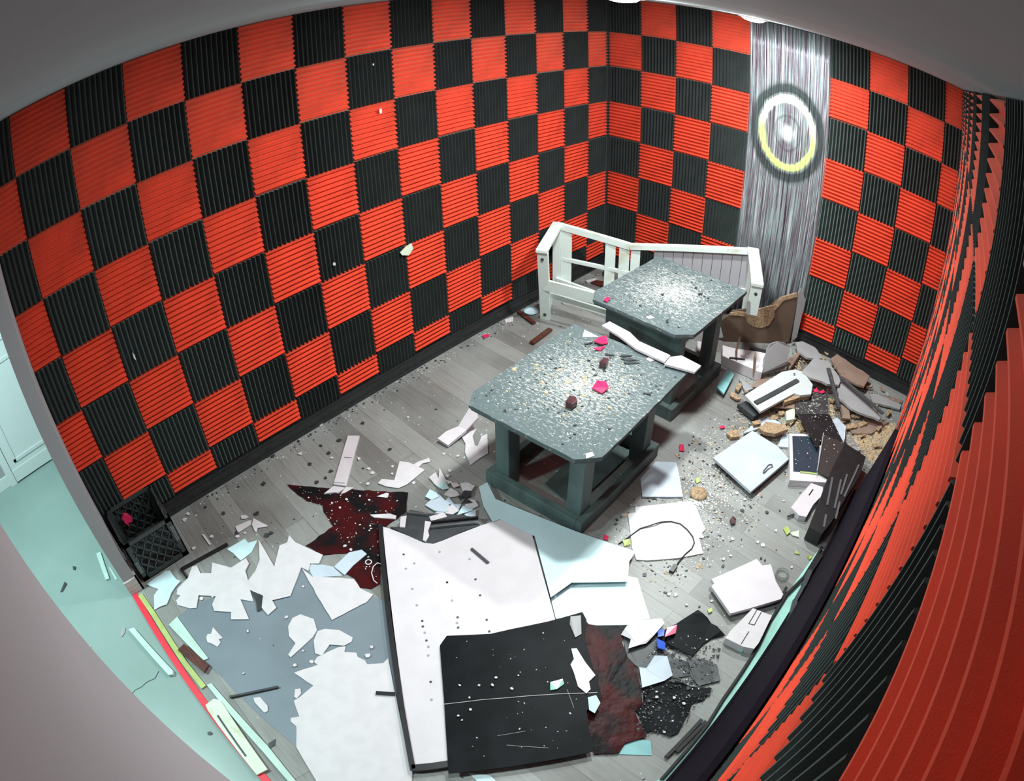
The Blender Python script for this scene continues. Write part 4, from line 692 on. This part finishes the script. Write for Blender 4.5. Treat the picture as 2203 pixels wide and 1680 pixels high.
# rounded grey board, leaning
board3('rounded_board', [(1.814, -0.681, 0.05), (1.791, -0.634, 0.13), (1.798, -0.63, 0.17), (1.792, -0.617, 0.2), (1.804, -0.592, 0.24), (1.838, -0.545, 0.25), (1.882, -0.501, 0.24), (1.921, -0.453, 0.2), (1.939, -0.466, 0.17), (1.932, -0.516, 0.12), (1.93, -0.522, 0.09)], 0.014, GREYLAM, 'rounded grey board leaning in front of the brown board', 'board')
board3('edge_board', [(1.795, -0.682, 0.03), (1.918, -0.473, 0.06), (1.925, -0.499, 0.04), (1.825, -0.636, 0.02)], 0.012, GREYLAM, 'grey strip lying under the rounded board', 'board')
# brown hardboard standing against the back wall
bb = board3('brown_board', [(1.343, -0.464, 0.163), (1.396, -0.42, 0.229), (1.408, -0.41, 0.256), (1.483, -0.348, 0.277), (1.547, -0.295, 0.269), (1.637, -0.22, 0.315), (1.688, -0.178, 0.388), (1.784, -0.098, 0.436), (1.802, -0.083, 0.44), (1.805, -0.081, 0.282), (1.81, -0.077, 0.03), (1.695, -0.172, -0.055), (1.577, -0.27, -0.044), (1.396, -0.42, -0.015)], 0.014, BROWNB, 'brown hardboard with a broken raw edge standing in front of the steel sheet', 'board')
nrm = Vector((0.34, -0.41, 0)).normalized()
q = MB().plate([Vector(p) + nrm * 0.006 for p in [(1.393, -0.422, 0.242), (1.439, -0.384, 0.258), (1.492, -0.341, 0.255), (1.537, -0.303, 0.278), (1.574, -0.273, 0.293), (1.653, -0.207, 0.326), (1.693, -0.173, 0.393), (1.788, -0.095, 0.44), (1.798, -0.086, 0.409), (1.712, -0.158, 0.369), (1.67, -0.193, 0.282), (1.673, -0.19, 0.23), (1.653, -0.207, 0.163), (1.612, -0.241, 0.134), (1.557, -0.287, 0.137), (1.508, -0.327, 0.173), (1.492, -0.34, 0.217), (1.443, -0.381, 0.226), (1.396, -0.42, 0.223)]], 0.008)
child(bb, q, 'raw_edge', CHIP)
q = MB().plate([Vector(p) + nrm * 0.02 for p in [(1.791, -0.093, 0.441), (1.801, -0.084, 0.492), (1.846, -0.047, 0.408), (1.843, -0.049, 0.082), (1.814, -0.074, 0.04), (1.799, -0.085, 0.371)]], 0.01); child(bb, q, 'side_strip', GREYLAM)
s = [(1.582, -0.648, 0.1), (1.597, -0.686, 0.28)]

# ------------------------------------------------ things on the nearer table
Z1 = H1 + 0.0005; Z2 = H2 + 0.0005
shard('white_plank', [(1.12, -1.694), (1.128, -1.63), (1.277, -1.648), (1.363, -1.691), (1.565, -1.692), (1.574, -1.767), (1.393, -1.764), (1.248, -1.719)], Z1 + 0.004, 0.012, WHITE, 'long white plank lying on the back edge of the nearer table', 'plank', sag=lambda p: 0.008)
shard('white_plank', [(1.572, -1.706), (1.613, -1.652), (1.741, -1.663), (1.742, -1.738), (1.582, -1.783)], Z1 + 0.012, 0.012, WHITE, 'short white plank end sticking out over the right corner of the nearer table', 'plank')
for pts, lb in (([(1.179, -1.853), (1.164, -1.79), (1.185, -1.749), (1.236, -1.801), (1.224, -1.841)], 'upper pink shard on the nearer table, close to the paper triangle'), ([(1.214, -1.909), (1.23, -1.861), (1.249, -1.847), (1.246, -1.883)], 'thin pink sliver just below the upper pink shard'),
                ([(1.413, -2.191), (1.398, -2.129), (1.44, -2.113), (1.475, -2.139), (1.469, -2.185)], 'lower pink shard in the middle of the nearer table'), ([(1.031, -1.552), (1.026, -1.525), (1.048, -1.515), (1.057, -1.552)], 'pink chip on the left of the taller table')):
    z_ = Z2 if 'taller' in lb else Z1
    shard('pink_shard', pts, z_, 0.006, PINK, lb, 'pink shard', 'pink glass shards', bend=0.018)
for pts, lb in (([(1.328, -2.017), (1.315, -1.96), (1.341, -1.945), (1.367, -2.011)], 'brown glazed lump between the two pink shards'), ([(1.397, -2.379), (1.377, -2.322), (1.407, -2.311), (1.434, -2.334), (1.435, -2.373)], 'brown glazed lump on the front half of the nearer table')):
    shard('ceramic_lump', pts, Z1, 0.03, CERAM, lb, 'ceramic lump', bend=0.015, bevel=0.004)
shard('paper_piece', [(1.092, -1.838), (1.057, -1.773), (1.159, -1.777)], Z1, 0.004, WHITE, 'white triangle on the back left of the nearer table', 'paper')
shard('paper_piece', [(1.683, -2.592), (1.662, -2.57), (1.677, -2.541), (1.699, -2.556)], Z1, 0.004, WHITE, 'white scrap at the front right corner of the nearer table', 'paper')
shard('paper_piece', [(1.468, -1.782), (1.472, -1.753), (1.51, -1.761), (1.501, -1.787)], Z1, 0.003, WHITE, 'small white scrap beside the long plank on the table', 'paper')
for i, pts in enumerate(([(1.349, -1.858), (1.357, -1.831), (1.4, -1.808), (1.37, -1.851)], [(1.367, -1.877), (1.398, -1.833), (1.442, -1.826), (1.41, -1.862)], [(1.396, -1.89), (1.448, -1.836), (1.467, -1.841), (1.416, -1.896)], [(1.275, -1.889), (1.317, -1.868), (1.328, -1.873), (1.29, -1.9)], [(1.141, -1.888), (1.166, -1.84), (1.172, -1.86), (1.153, -1.886)], [(1.616, -2.049), (1.639, -2.022), (1.647, -2.007), (1.655, -2.034)], [(1.347, -2.092), (1.354, -2.06), (1.36, -2.081)])):
    shard('dark_sliver', pts, Z1, 0.004, DPLAS, 'dark sliver on nearer table top, ' + ('first', 'second', 'third', 'fourth', 'fifth', 'sixth', 'seventh')[i] + ' from its back edge', 'sliver', 'dark slivers on the nearer table', bend=0.004)
for i, pts in enumerate(([(1.344, -1.005), (1.355, -0.982), (1.364, -1.009)], [(1.397, -1.057), (1.414, -1.027), (1.425, -1.057), (1.41, -1.072)], [(1.231, -1.237), (1.241, -1.215), (1.251, -1.24)], [(1.41, -1.486), (1.413, -1.464), (1.435, -1.501), (1.425, -1.506)])):
    shard('dark_chip', pts, Z2, 0.006, DPLAS, 'dark chip on taller table top, ' + ('rightmost', 'second from right', 'leftmost', 'nearest its front edge')[i], 'chip', 'dark chips on the taller table', bend=0.004)
shard('paper_piece', [(1.304, -1.53), (1.314, -1.502), (1.347, -1.508), (1.331, -1.543)], Z2, 0.004, WHITE, 'white scrap on the taller table', 'paper')
# ------------------------------------------------ small things left of the tables
pc = [(0.087, -1.082, 0.02)][0]
o = root('plate', (pc[0], pc[1], 0), 'small oval dish with a cyan rim on the floor by the left wall', 'dish')
MB().lathe([(0.0, 0.002), (0.035, 0.002), (0.05, 0.012), (0.053, 0.012), (0.038, 0.0), (0.0, 0.0)], seg=24).build('dish_body', PALEB, o, smooth=True)
MB().lathe([(0.048, 0.011), (0.055, 0.013), (0.053, 0.016), (0.047, 0.014)], seg=24, closed=True).build('rim', CYANB, o, smooth=True)
s = [(0.028, -1.15, 0.015), (0.22, -1.203, 0.015)]; bar('wood_stick', s[0], s[1], 0.03, 0.015, MAHOG, 'dark red-brown stick by the dish near the left wall', 'stick')
s = [(0.378, -1.417, 0.015), (0.356, -1.188, 0.015)]; bar('wood_stick', s[0], s[1], 0.035, 0.015, MAHOG, 'red-brown stick behind the left corner of the nearer table', 'stick')
s = [(0.101, -0.399, 0.01), (0.128, -0.311, 0.01)]; bar('wood_stick', s[0], s[1], 0.02, 0.012, WHITE, 'white stick on the floor inside the bench frame', 'stick')
shard('dark_board', [(0.137, -0.392), (0.148, -0.329), (0.246, -0.285), (0.269, -0.315), (0.265, -0.379)], 0.004, 0.014, MAHOG, 'dark red-brown board on the floor inside the bench frame', 'board')
shard('floor_chip', [(0.113, -0.173), (0.093, -0.117), (0.124, -0.105), (0.182, -0.197), (0.149, -0.211)], 0.001, 0.03, DPLAS, 'dark lump with a white top in the back left corner', 'lump', bend=0.02)
shard('paper_piece', [(0.018, -1.29), (0.034, -1.216), (0.079, -1.267), (0.053, -1.317)], 0.001, 0.003, WHITE, 'white paper scrap on the floor by the left wall', 'paper')
shard('paper_piece', [(0.154, -0.803), (0.166, -0.762), (0.201, -0.774), (0.222, -0.814), (0.187, -0.825)], 0.001, 0.01, WHITE, 'white crumpled scrap under the bench seat rail', 'paper', bend=0.012)
for pts, z, m, lb in (([(0.055, -1.56), (0.07, -1.508), (0.094, -1.527), (0.09, -1.57)], 0.001, PINK, 'small pink shard on the bare floor near the left wall'), ([(1.695, -1.653), (1.712, -1.631), (1.746, -1.679), (1.722, -1.694)], 0.001, PINK, 'red scrap on the floor right of the nearer table'), ([(1.81, -1.345), (1.825, -1.316), (1.844, -1.333), (1.827, -1.359)], 0.001, PINK, 'red scrap between the taller table and the drawer front'),
                     ([(2.199, -0.613), (2.213, -0.572), (2.241, -0.597), (2.224, -0.627)], 0.052, PINK, 'left bright pink scrap above the dusty board'), ([(2.243, -0.603), (2.264, -0.556), (2.284, -0.568), (2.271, -0.603)], 0.052, PINK, 'right bright pink scrap above the dusty board'),
                     ([(1.914, -1.841), (1.921, -1.819), (1.947, -1.832), (1.937, -1.861)], 0.001, GREENB, 'green leaf-like scrap above the round tan disc'), ([(2.504, -1.86), (2.517, -1.83), (2.551, -1.859), (2.542, -1.89)], 0.001, GREENB, 'yellow-green scrap left of the pale broken cup piece'),
                     ([(2.553, -1.862), (2.589, -1.812), (2.608, -1.862), (2.572, -1.87)], 0.002, CREAMB, 'pale broken cup piece on bare planks'), ([(2.634, -1.976), (2.634, -1.948), (2.665, -1.966)], 0.001, GREENB, 'yellow-green triangle near the leaning television'),
                     ([(2.708, -1.957), (2.718, -1.936), (2.737, -1.943), (2.728, -1.968)], 0.001, GREENB, 'olive round scrap near the leaning television'), ([(2.419, -2.546), (2.431, -2.522), (2.444, -2.542), (2.435, -2.561)], 0.001, GREENB, 'olive scrap by the tip of the pointed screen shard'),
                     ([(2.225, -1.992), (2.225, -1.958), (2.248, -1.962), (2.261, -1.997), (2.247, -2.012)], 0.001, CERAM, 'brown glazed lump alone on the bare planks right of the sheets'), ([(1.848, -2.445), (1.871, -2.417), (1.896, -2.442), (1.878, -2.466)], 0.001, GREENB, 'yellow-green scrap beside the black cord'), ([(1.751, -2.473), (1.781, -2.469), (1.79, -2.486), (1.77, -2.493)], 0.001, PINK, 'red scrap between the nearer table and the pale blue film')):
    shard('floor_scrap', pts, z, 0.012 if m is CERAM else 0.005, m, lb, 'scrap', bend=0.008)
dc = [(1.986, -1.923, 0)][0]
tag(MB().lathe([(0.046, 0.0), (0.05, 0.004), (0.048, 0.014), (0.03, 0.017), (0.0, 0.017)], (0, 0, 0), 20).build('cork_disc', CHIP, smooth=True), 'round tan chipboard disc beside the large white sheet', 'disc').location = dc
gc = [(2.637, -2.144, 0)][0]
tag(MB().lathe([(0.030, 0.0), (0.036, 0.0), (0.036, 0.02), (0.030, 0.02)], (0, 0, 0), 24, True).build('broken_glass', GLASSM, smooth=True), 'broken clear glass rim beside the thick white panel', 'glass').location = gc
# black and white chips seen on bare planks
ORD = ['', 'second ', 'third ', 'fourth ', 'fifth ', 'sixth ', 'seventh ', 'eighth ', 'ninth ', 'tenth ', 'eleventh ', 'twelfth ', 'thirteenth ', 'fourteenth ', 'fifteenth ', 'sixteenth ', 'seventeenth ', 'eighteenth ', 'nineteenth ', 'twentieth ', 'twenty-first ', 'twenty-second ', 'twenty-third ', 'twenty-fourth ']
def near(pts, anchor):
    c = (sum(p[0] for p in pts) / len(pts), sum(p[1] for p in pts) / len(pts)) if isinstance(pts[0], tuple) else pts
    return math.hypot(c[0] - anchor[0], c[1] - anchor[1])
def chips(pxs, m, name, label, group, r0, r1, z=0.0008):
    label, ank, anchor = label; pxs = sorted(pxs, key=lambda p: near(p, anchor))
    for i, p in enumerate(pxs):
        n = random.choice((4, 5, 6)); r = random.uniform(r0, r1); a0 = random.uniform(0, 6)
        pts = [(p[0] + r * random.uniform(0.5, 1.1) * math.cos(a0 + 2 * PI * k / n), p[1] + r * random.uniform(0.5, 1.1) * math.sin(a0 + 2 * PI * k / n)) for k in range(n)]
        shard(name, pts, z, random.uniform(0.002, 0.006), m, '%s, %snearest %s' % (label, ORD[i], ank), 'chip', group, bend=0.004)
chips([(0.164, -3.008), (0.027, -3.081), (-0.007, -3.298), (0.024, -3.274), (-0.008, -3.154), (0.398, -3.205), (0.386, -3.094), (0.407, -3.148), (0.255, -3.011), (0.248, -3.149), (0.184, -2.707), (0.487, -2.745), (0.208, -2.902), (0.183, -3.441), (0.53, -3.611), (0.53, -3.639)] + [(0.355, -3.594), (0.216, -3.745), (0.095, -3.806), (0.401, -3.756), (0.53, -3.64), (0.533, -3.61)], DPLAS, 'dark_chip', ('dark chip on planks by left wall', 'the milk crate', (0.17, -4.2)), 'dark chips along the left wall', 0.012, 0.022)
chips([(0.525, -2.932), (0.565, -2.934), (0.607, -2.824), (0.651, -2.864), (0.616, -3.008), (0.423, -2.916), (0.735, -2.56), (0.806, -2.524), (0.862, -2.634), (0.88, -2.671), (0.786, -2.829), (0.299, -3.024), (0.007, -2.894), (0.128, -3.136), (-0.091, -3.15), (0.347, -2.483)] + [(0.067, -3.919), (0.092, -3.959), (0.324, -3.886), (0.43, -3.723), (0.324, -4.013), (0.422, -3.769)], WHITE, 'white_chip', ('white chip on planks left of tables', 'the milk crate', (0.17, -4.2)), 'white chips left of the tables', 0.010, 0.018)
chips([(2.418, -1.664), (2.132, -1.977), (2.3, -2.087), (2.455, -2.025), (2.344, -2.192), (2.326, -2.236), (2.473, -1.892), (2.66, -2.069), (2.052, -1.792), (2.22, -1.796), (2.407, -2.489), (2.32, -2.578), (2.217, -2.579), (2.157, -1.781), (2.245, -2.559), (2.425, -2.026), (2.141, -2.018)], WHITE, 'white_chip', ('white chip on right-hand bare planks', 'the round tan disc', (2.0, -1.9)), 'white chips on the right half', 0.008, 0.016)
chips([(2.344, -2.274), (2.248, -1.879), (2.271, -1.825), (2.371, -1.804), (2.057, -2.548), (2.238, -2.289), (2.377, -2.551), (1.815, -2.101), (1.816, -1.729), (2.489, -2.112), (2.514, -2.11)], DPLAS, 'dark_chip', ('dark chip on right-hand bare planks', 'the round tan disc', (2.0, -1.9)), 'dark chips on the right half', 0.007, 0.014)
chips([(1.239, -3.909), (1.31, -3.917), (1.034, -3.859), (1.429, -3.664), (1.451, -3.704), (1.277, -3.985)] + [(0.653, -4.148), (0.684, -4.092), (1.033, -3.856), (1.161, -4.21), (1.277, -3.989), (0.978, -4.056), (0.94, -3.684)], WHITE, 'white_chip', ('white chip on grey plastic sheet', 'the pier foot', (0.36, -4.45)), 'white chips on the plastic sheet', 0.006, 0.014, 0.003)
chips([(1.85, -3.544), (1.906, -3.49), (1.945, -3.455), (2.013, -3.414), (1.951, -3.654), (1.975, -3.659), (1.989, -3.35), (1.965, -3.599), (2.168, -3.539), (1.929, -3.418)], WHITE, 'white_chip', ('white chip on large black panel', 'the tray foot', (1.9, -4.1)), 'white chips on the black panel', 0.004, 0.010, 0.0445)
chips([(2.496, -3.07), (2.56, -3.031), (2.612, -3.03), (2.627, -3.19)], WHITE, 'white_chip', ('white chip on broad black shard', 'the leaning television', (2.8, -3.3)), 'white chips on the broad shard', 0.006, 0.010, 0.014)
chips([(0.662, -3.1), (0.597, -3.241), (0.652, -3.229), (0.632, -3.167), (0.886, -3.218), (0.922, -3.367), (0.881, -3.375), (0.722, -3.082), (1.141, -3.117)], WHITE, 'white_chip', ('white chip on dark screen shards', 'the milk crate', (0.17, -4.2)), 'white chips on dark screen shards', 0.006, 0.012, 0.006)
# shard pile above the housing
random.seed(21)
for i in range(14):
    p = [(1.023, -2.804), (1.022, -2.668), (1.054, -2.745), (1.129, -2.798), (1.052, -2.891), (0.967, -2.697), (1.095, -2.748), (0.941, -2.83), (1.173, -2.798), (1.079, -2.844), (1.061, -2.707), (0.931, -2.753), (1.081, -2.802), (1.125, -2.741)][i]
    n = random.choice((3, 4, 5)); r = random.uniform(0.03, 0.055); a0 = random.uniform(0, 6)
    pts = [(p[0] + r * random.uniform(0.5, 1.1) * math.cos(a0 + 2 * PI * k / n), p[1] + r * random.uniform(0.5, 1.1) * math.sin(a0 + 2 * PI * k / n)) for k in range(n)]
    shard('pile_shard', pts, 0.002 + 0.004 * (i % 4), 0.003, (PALEB, WHITE, DPLAS, FILM)[i % 4], '%s shard in the small pile by the nearer table, %s of its colour' % (('pale blue', 'white', 'dark grey', 'blue-green')[i % 4], ('biggest', 'second', 'third', 'fourth')[i // 4]), 'shard', 'loose shards in the small pile', bend=0.012)

# splinters and lumps between the big fragments
random.seed(77)
sp_ = [(1.679, -0.62), (1.816, -0.713), (1.902, -0.769), (1.903, -0.351), (2.027, -0.526), (2.113, -0.226), (2.127, -0.111), (2.159, -0.486), (2.33, -0.398), (2.328, 0.022), (2.424, 0.006), (2.566, -0.193), (2.507, -0.365), (2.569, -0.401), (2.5, -0.57), (2.566, -0.624), (2.641, -0.656), (2.501, -0.729), (2.571, -0.749), (2.687, -0.388), (2.793, -0.386), (2.817, -0.178), (2.671, -0.103), (2.727, -0.148), (2.415, -0.613), (2.355, -0.58), (2.07, -0.874), (2.091, -0.961), (2.051, -1.045), (2.189, -0.982), (2.249, -0.982), (1.798, -0.915), (1.736, -0.913), (1.757, -1.019), (2.766, -0.622), (2.677, -0.779), (2.671, -0.939), (2.807, -0.801), (1.977, -0.109), (2.03, 0.051), (2.115, 0.039)]
sp_ = sorted(sp_, key=lambda p: near(p, (1.6, -0.2)))
NTH = [str(i) for i in range(60)]
for i, p in enumerate(sp_):
    tan = i % 3 != 0; l_ = random.uniform(0.02, 0.055); w_ = random.uniform(0.008, 0.02) if i % 2 else l_ * 0.5; a0 = random.uniform(0, PI); c_, s_ = math.cos(a0), math.sin(a0)
    pts = [(p[0] + c_ * u - s_ * v, p[1] + s_ * u + c_ * v) for u, v in ((-l_, -w_), (l_ * 0.6, -w_ * 0.8), (l_, 0.0), (l_ * 0.5, w_), (-l_ * 0.8, w_ * 0.6))]
    far = ('back wall', 'heap middle', 'drawer')[min(2, int((-p[1]) / 0.55))]
    shard('chipboard_splinter', jag(pts, 0.003, 0.012), 0.003 + 0.006 * (i % 3), random.uniform(0.006, 0.016), CHIP if tan else (BROWNLAM, GREYLAM)[i % 2], '%s rubble splinter, %snearest %s' % ('tan' if tan else ('brown' if i % 2 == 0 else 'grey'), ORD[i % 24], 'the brown board' if i < 24 else 'the middle of the heap'), 'splinter', 'splinters in the rubble heap', bend=0.01)
# scraps stuck to the foam on the left wall
board3('stuck_scrap', [(0.014, -2.163, 0.855), (0.014, -2.118, 0.876), (0.014, -2.074, 0.884), (0.014, -2.064, 0.843), (0.014, -2.103, 0.814), (0.014, -2.151, 0.833)], 0.006, CREAMB, 'yellowish scrap stuck in the foam of the left wall, high above the plank', 'scrap')
for q_, lb in (([(0.012, -2.247, 2.037), (0.012, -2.238, 2.035), (0.012, -2.239, 2.024), (0.012, -2.248, 2.026)], 'tiny white speck stuck high on the left wall'), ([(0.012, -2.626, 0.97), (0.012, -2.611, 0.964), (0.012, -2.613, 0.948), (0.012, -2.628, 0.954)], 'white speck stuck on a black tile of the left wall, mid height'), ([(0.012, -2.224, 1.76), (0.012, -2.208, 1.762), (0.012, -2.207, 1.734), (0.012, -2.224, 1.732)], 'tan speck stuck on a red tile of the left wall, near the ceiling'), ([(0.012, -3.863, 1.019), (0.012, -3.855, 1.002), (0.012, -3.855, 0.97), (0.012, -3.864, 0.985)], 'white scratch-like speck stuck on a black tile near the pier')):
    board3('stuck_speck', q_, 0.004, WHITE, lb, 'speck')

# ------------------------------------------------ television leaning on the right wall
lt = root('television', (2.80, -2.7, 0), 'large flat black television standing on edge against the right wall', 'television')
Y0, Y1 = -1.32, -3.72; zt = 0.93
def lx(z): return 2.79 + 0.068 * z / zt
q = MB().add([(lx(0), Y0, 0.0), (lx(0), Y1, 0.0), (lx(zt), Y1, zt), (lx(zt), Y0 - 0.65, zt), (lx(0) + 0.03, Y0, 0.0), (lx(0) + 0.03, Y1, 0), (lx(zt) + 0.022, Y1, zt), (lx(zt) + 0.022, Y0 - 0.65, zt)],
             [(0, 1, 2, 3), (7, 6, 5, 4), (0, 4, 5, 1), (3, 2, 6, 7), (0, 3, 7, 4), (1, 5, 6, 2)])
child(lt, q, 'screen', mat('leaning_screen', (0.010, 0.007, 0.012), 0.85, spec=0.05))
child(lt, MB().bar((lx(0) - 0.006, Y0, 0.012), (lx(0) - 0.006, Y1, 0.012), 0.012, 0.024), 'lower_bezel', bpy.data.materials['leaning_screen'])
ms = [(2.755, -1.856), (2.743, -1.906), (2.724, -2.125), (2.718, -2.279), (2.7, -2.458), (2.741, -2.624), (2.742, -2.9), (2.758, -3.082), (2.75, -3.4), (2.765, -3.44), (2.823, -3.404), (2.804, -3.123), (2.794, -2.868), (2.805, -2.591), (2.791, -2.246), (2.806, -1.981)]
o = shard('light_guide_sheet', ms, 0.002, 0.006, MINT, 'long mint light-guide sheet squeezed along the foot of the leaning television', 'plastic sheet')
q = MB(); e_ = [(2.757, -1.858, 0.02), (2.749, -2.106, 0.02), (2.716, -2.253, 0.02), (2.716, -2.444, 0.02), (2.735, -2.58, 0.02), (2.742, -2.749, 0.02), (2.745, -2.914, 0.02), (2.76, -3.066, 0.02), (2.759, -3.224, 0.02), (2.758, -3.381, 0.02)]
for i in range(9): q.bar(e_[i], e_[i + 1], 0.012, 0.016)
child(o, q, 'black_edge', BPLAS)
dk = [(2.773, -1.928, 0.03), (2.764, -2.054, 0.03), (2.773, -2.164, 0.03), (2.775, -2.273, 0.03), (2.797, -2.355, 0.03), (2.804, -2.444, 0.03), (2.81, -2.509, 0.03)]
o = bar('circuit_strip', dk[0], dk[1], 0.03, 0.02, BPLAS, 'broken black circuit strip lying on the mint sheet by the leaning television', 'strip')
q = MB()
for i in range(1, 6): q.bar(dk[i], dk[i + 1], 0.02 + 0.006 * (i % 2), 0.02)
child(o, q, 'strip_segments', DPLAS)
for a, lb in (([(2.696, -2.215, 0.02), (2.708, -2.355, 0.02)], 'upper black rod crossing the end of the mint sheet'), ([(2.725, -3.053, 0.012), (2.708, -3.282, 0.012)], 'longer black rod on the floor near the bottom right'), ([(2.746, -3.05, 0.012), (2.729, -3.239, 0.012)], 'shorter black rod beside the longer one near the bottom right')):
    bar('plastic_rod', a[0], a[1], 0.016, 0.012, BPLAS, lb, 'rod')

# ------------------------------------------------ crumbs nobody could count
def crumbs(name, zones, m, label, smin, smax, seed):
    random.seed(seed); q = MB()
    for (n, poly, z, bias) in zones:
        xs = [p[0] for p in poly]; ys = [p[1] for p in poly]; k = 0; tries = 0
        cx, cy = sum(xs) / len(xs), sum(ys) / len(ys)
        while k < n and tries < n * 30:
            tries += 1; x = random.uniform(min(xs), max(xs)); y = random.uniform(min(ys), max(ys))
            if bias:
                t = random.random() ** bias; x = cx + (x - cx) * t; y = cy + (y - cy) * t
            ins = False
            for i in range(len(poly)):
                a, b_ = poly[i], poly[i - 1]
                if (a[1] > y) != (b_[1] > y) and x < (b_[0] - a[0]) * (y - a[1]) / (b_[1] - a[1]) + a[0]: ins = not ins
            if not ins: continue
            k += 1; s = random.uniform(smin, smax) * random.choice((0.6, 1, 1, 1.6)); a0 = random.uniform(0, 6.3); asp = random.uniform(0.35, 1)
            c_, s_ = math.cos(a0), math.sin(a0); h = s * random.uniform(0.25, 0.6)
            b4 = [(x + u * c_ * s - v * s_ * s * asp, y + u * s_ * s + v * c_ * s * asp, z) for u, v in ((-1, -0.7), (1, -1), (0.8, 1), (-0.9, 0.8))]
            t4 = [(x + (px - x) * 0.7, y + (py - y) * 0.7, z + h) for px, py, _ in b4]
            q.add(b4 + t4, [(4, 5, 6, 7), (0, 1, 5, 4), (1, 2, 6, 5), (2, 3, 7, 6), (3, 0, 4, 7)])
    o = q.build(name, m); o['kind'] = 'stuff'; tag(o, label, 'debris'); return o
FL = [(0.02, -4.0), (0.4, -4.4), (2.3, -4.4), (2.75, -3.6), (2.75, -0.1), (0.02, -0.1)]
T1P = [(1.03, -2.60), (1.66, -2.58), (1.68, -1.78), (0.98, -1.78)]; T2P = [(0.96, -1.53), (1.58, -1.53), (1.57, -0.80), (0.96, -0.80)]
RUB = [(1.72, -0.15), (2.84, -0.15), (2.84, -1.0), (2.55, -1.5), (1.9, -1.4), (1.7, -0.7)]
MIDR = [(1.72, -2.3), (1.72, -1.2), (2.15, -1.3), (2.4, -2.0), (2.2, -2.6), (1.8, -2.5)]
LW = [(0.01, -3.9), (0.09, -3.9), (0.12, -0.2), (0.01, -0.1)]
crumbs('white_crumbs', [(1100, FL, 0.0003, 0), (2200, RUB, 0.001, 0), (3800, MIDR, 0.0003, 0.75), (260, LW, 0.0003, 0), (0, T1P, Z1, 0.75), (90, [(2.275, -2.767), (2.563, -2.661), (2.679, -2.896), (2.673, -3.151), (2.542, -3.264), (2.339, -2.951)], 0.012, 0), (40, [(1.677, -3.395), (1.977, -3.03), (2.249, -3.223), (2.421, -3.43), (2.088, -3.807)], 0.0445, 0), (130, [(0.329, -3.33), (0.824, -2.917), (0.905, -3.153), (1.162, -3.385), (1.099, -3.451), (0.738, -3.333)], 0.006, 0), (120, [(2.116, -0.762), (2.483, -0.737), (2.589, -1.11), (2.513, -1.358), (2.371, -1.434)], 0.071, 0)], CRUMBW, 'white crumbs and glass grit scattered over floor, tables and shards', 0.0012, 0.0036, 31)
crumbs('dark_crumbs', [(170, FL, 0.0003, 0), (1000, RUB, 0.001, 0), (500, MIDR, 0.0003, 0), (160, T1P, Z1, 0), (90, T2P, Z2, 0), (500, [(2.328, -2.776), (2.584, -2.693), (2.679, -2.896), (2.673, -3.151), (2.542, -3.264), (2.339, -2.951)], 0.010, 0), (250, LW, 0.0003, 0)], CRUMBD, 'dark plastic crumbs scattered over the floor and tables', 0.0025, 0.006, 32)
crumbs('chipboard_crumbs', [(3600, RUB, 0.001, 0.95), (1800, [(2.592, -0.63), (2.882, -0.425), (2.902, -0.847), (2.841, -1.004), (2.612, -0.829)], 0.001, 0), (250, MIDR, 0.0003, 0), (120, T1P, Z1, 0.7), (150, [(1.92, -0.352), (2.012, -0.004), (2.125, -0.078), (2.049, -0.476)], 0.02, 0)], CRUMBB, 'tan chipboard crumbs, thickest in the heap by the back right corner', 0.0025, 0.008, 33)
crumbs('pale_crumbs', [(2600, T1P, Z1, 0.7), (2400, T2P, Z2, 0.7)], CRUMBW, 'fine pale grit over the tops of both work tables', 0.0009, 0.0026, 34)
for o in list(C.objects):
    if o.type == 'EMPTY': pass
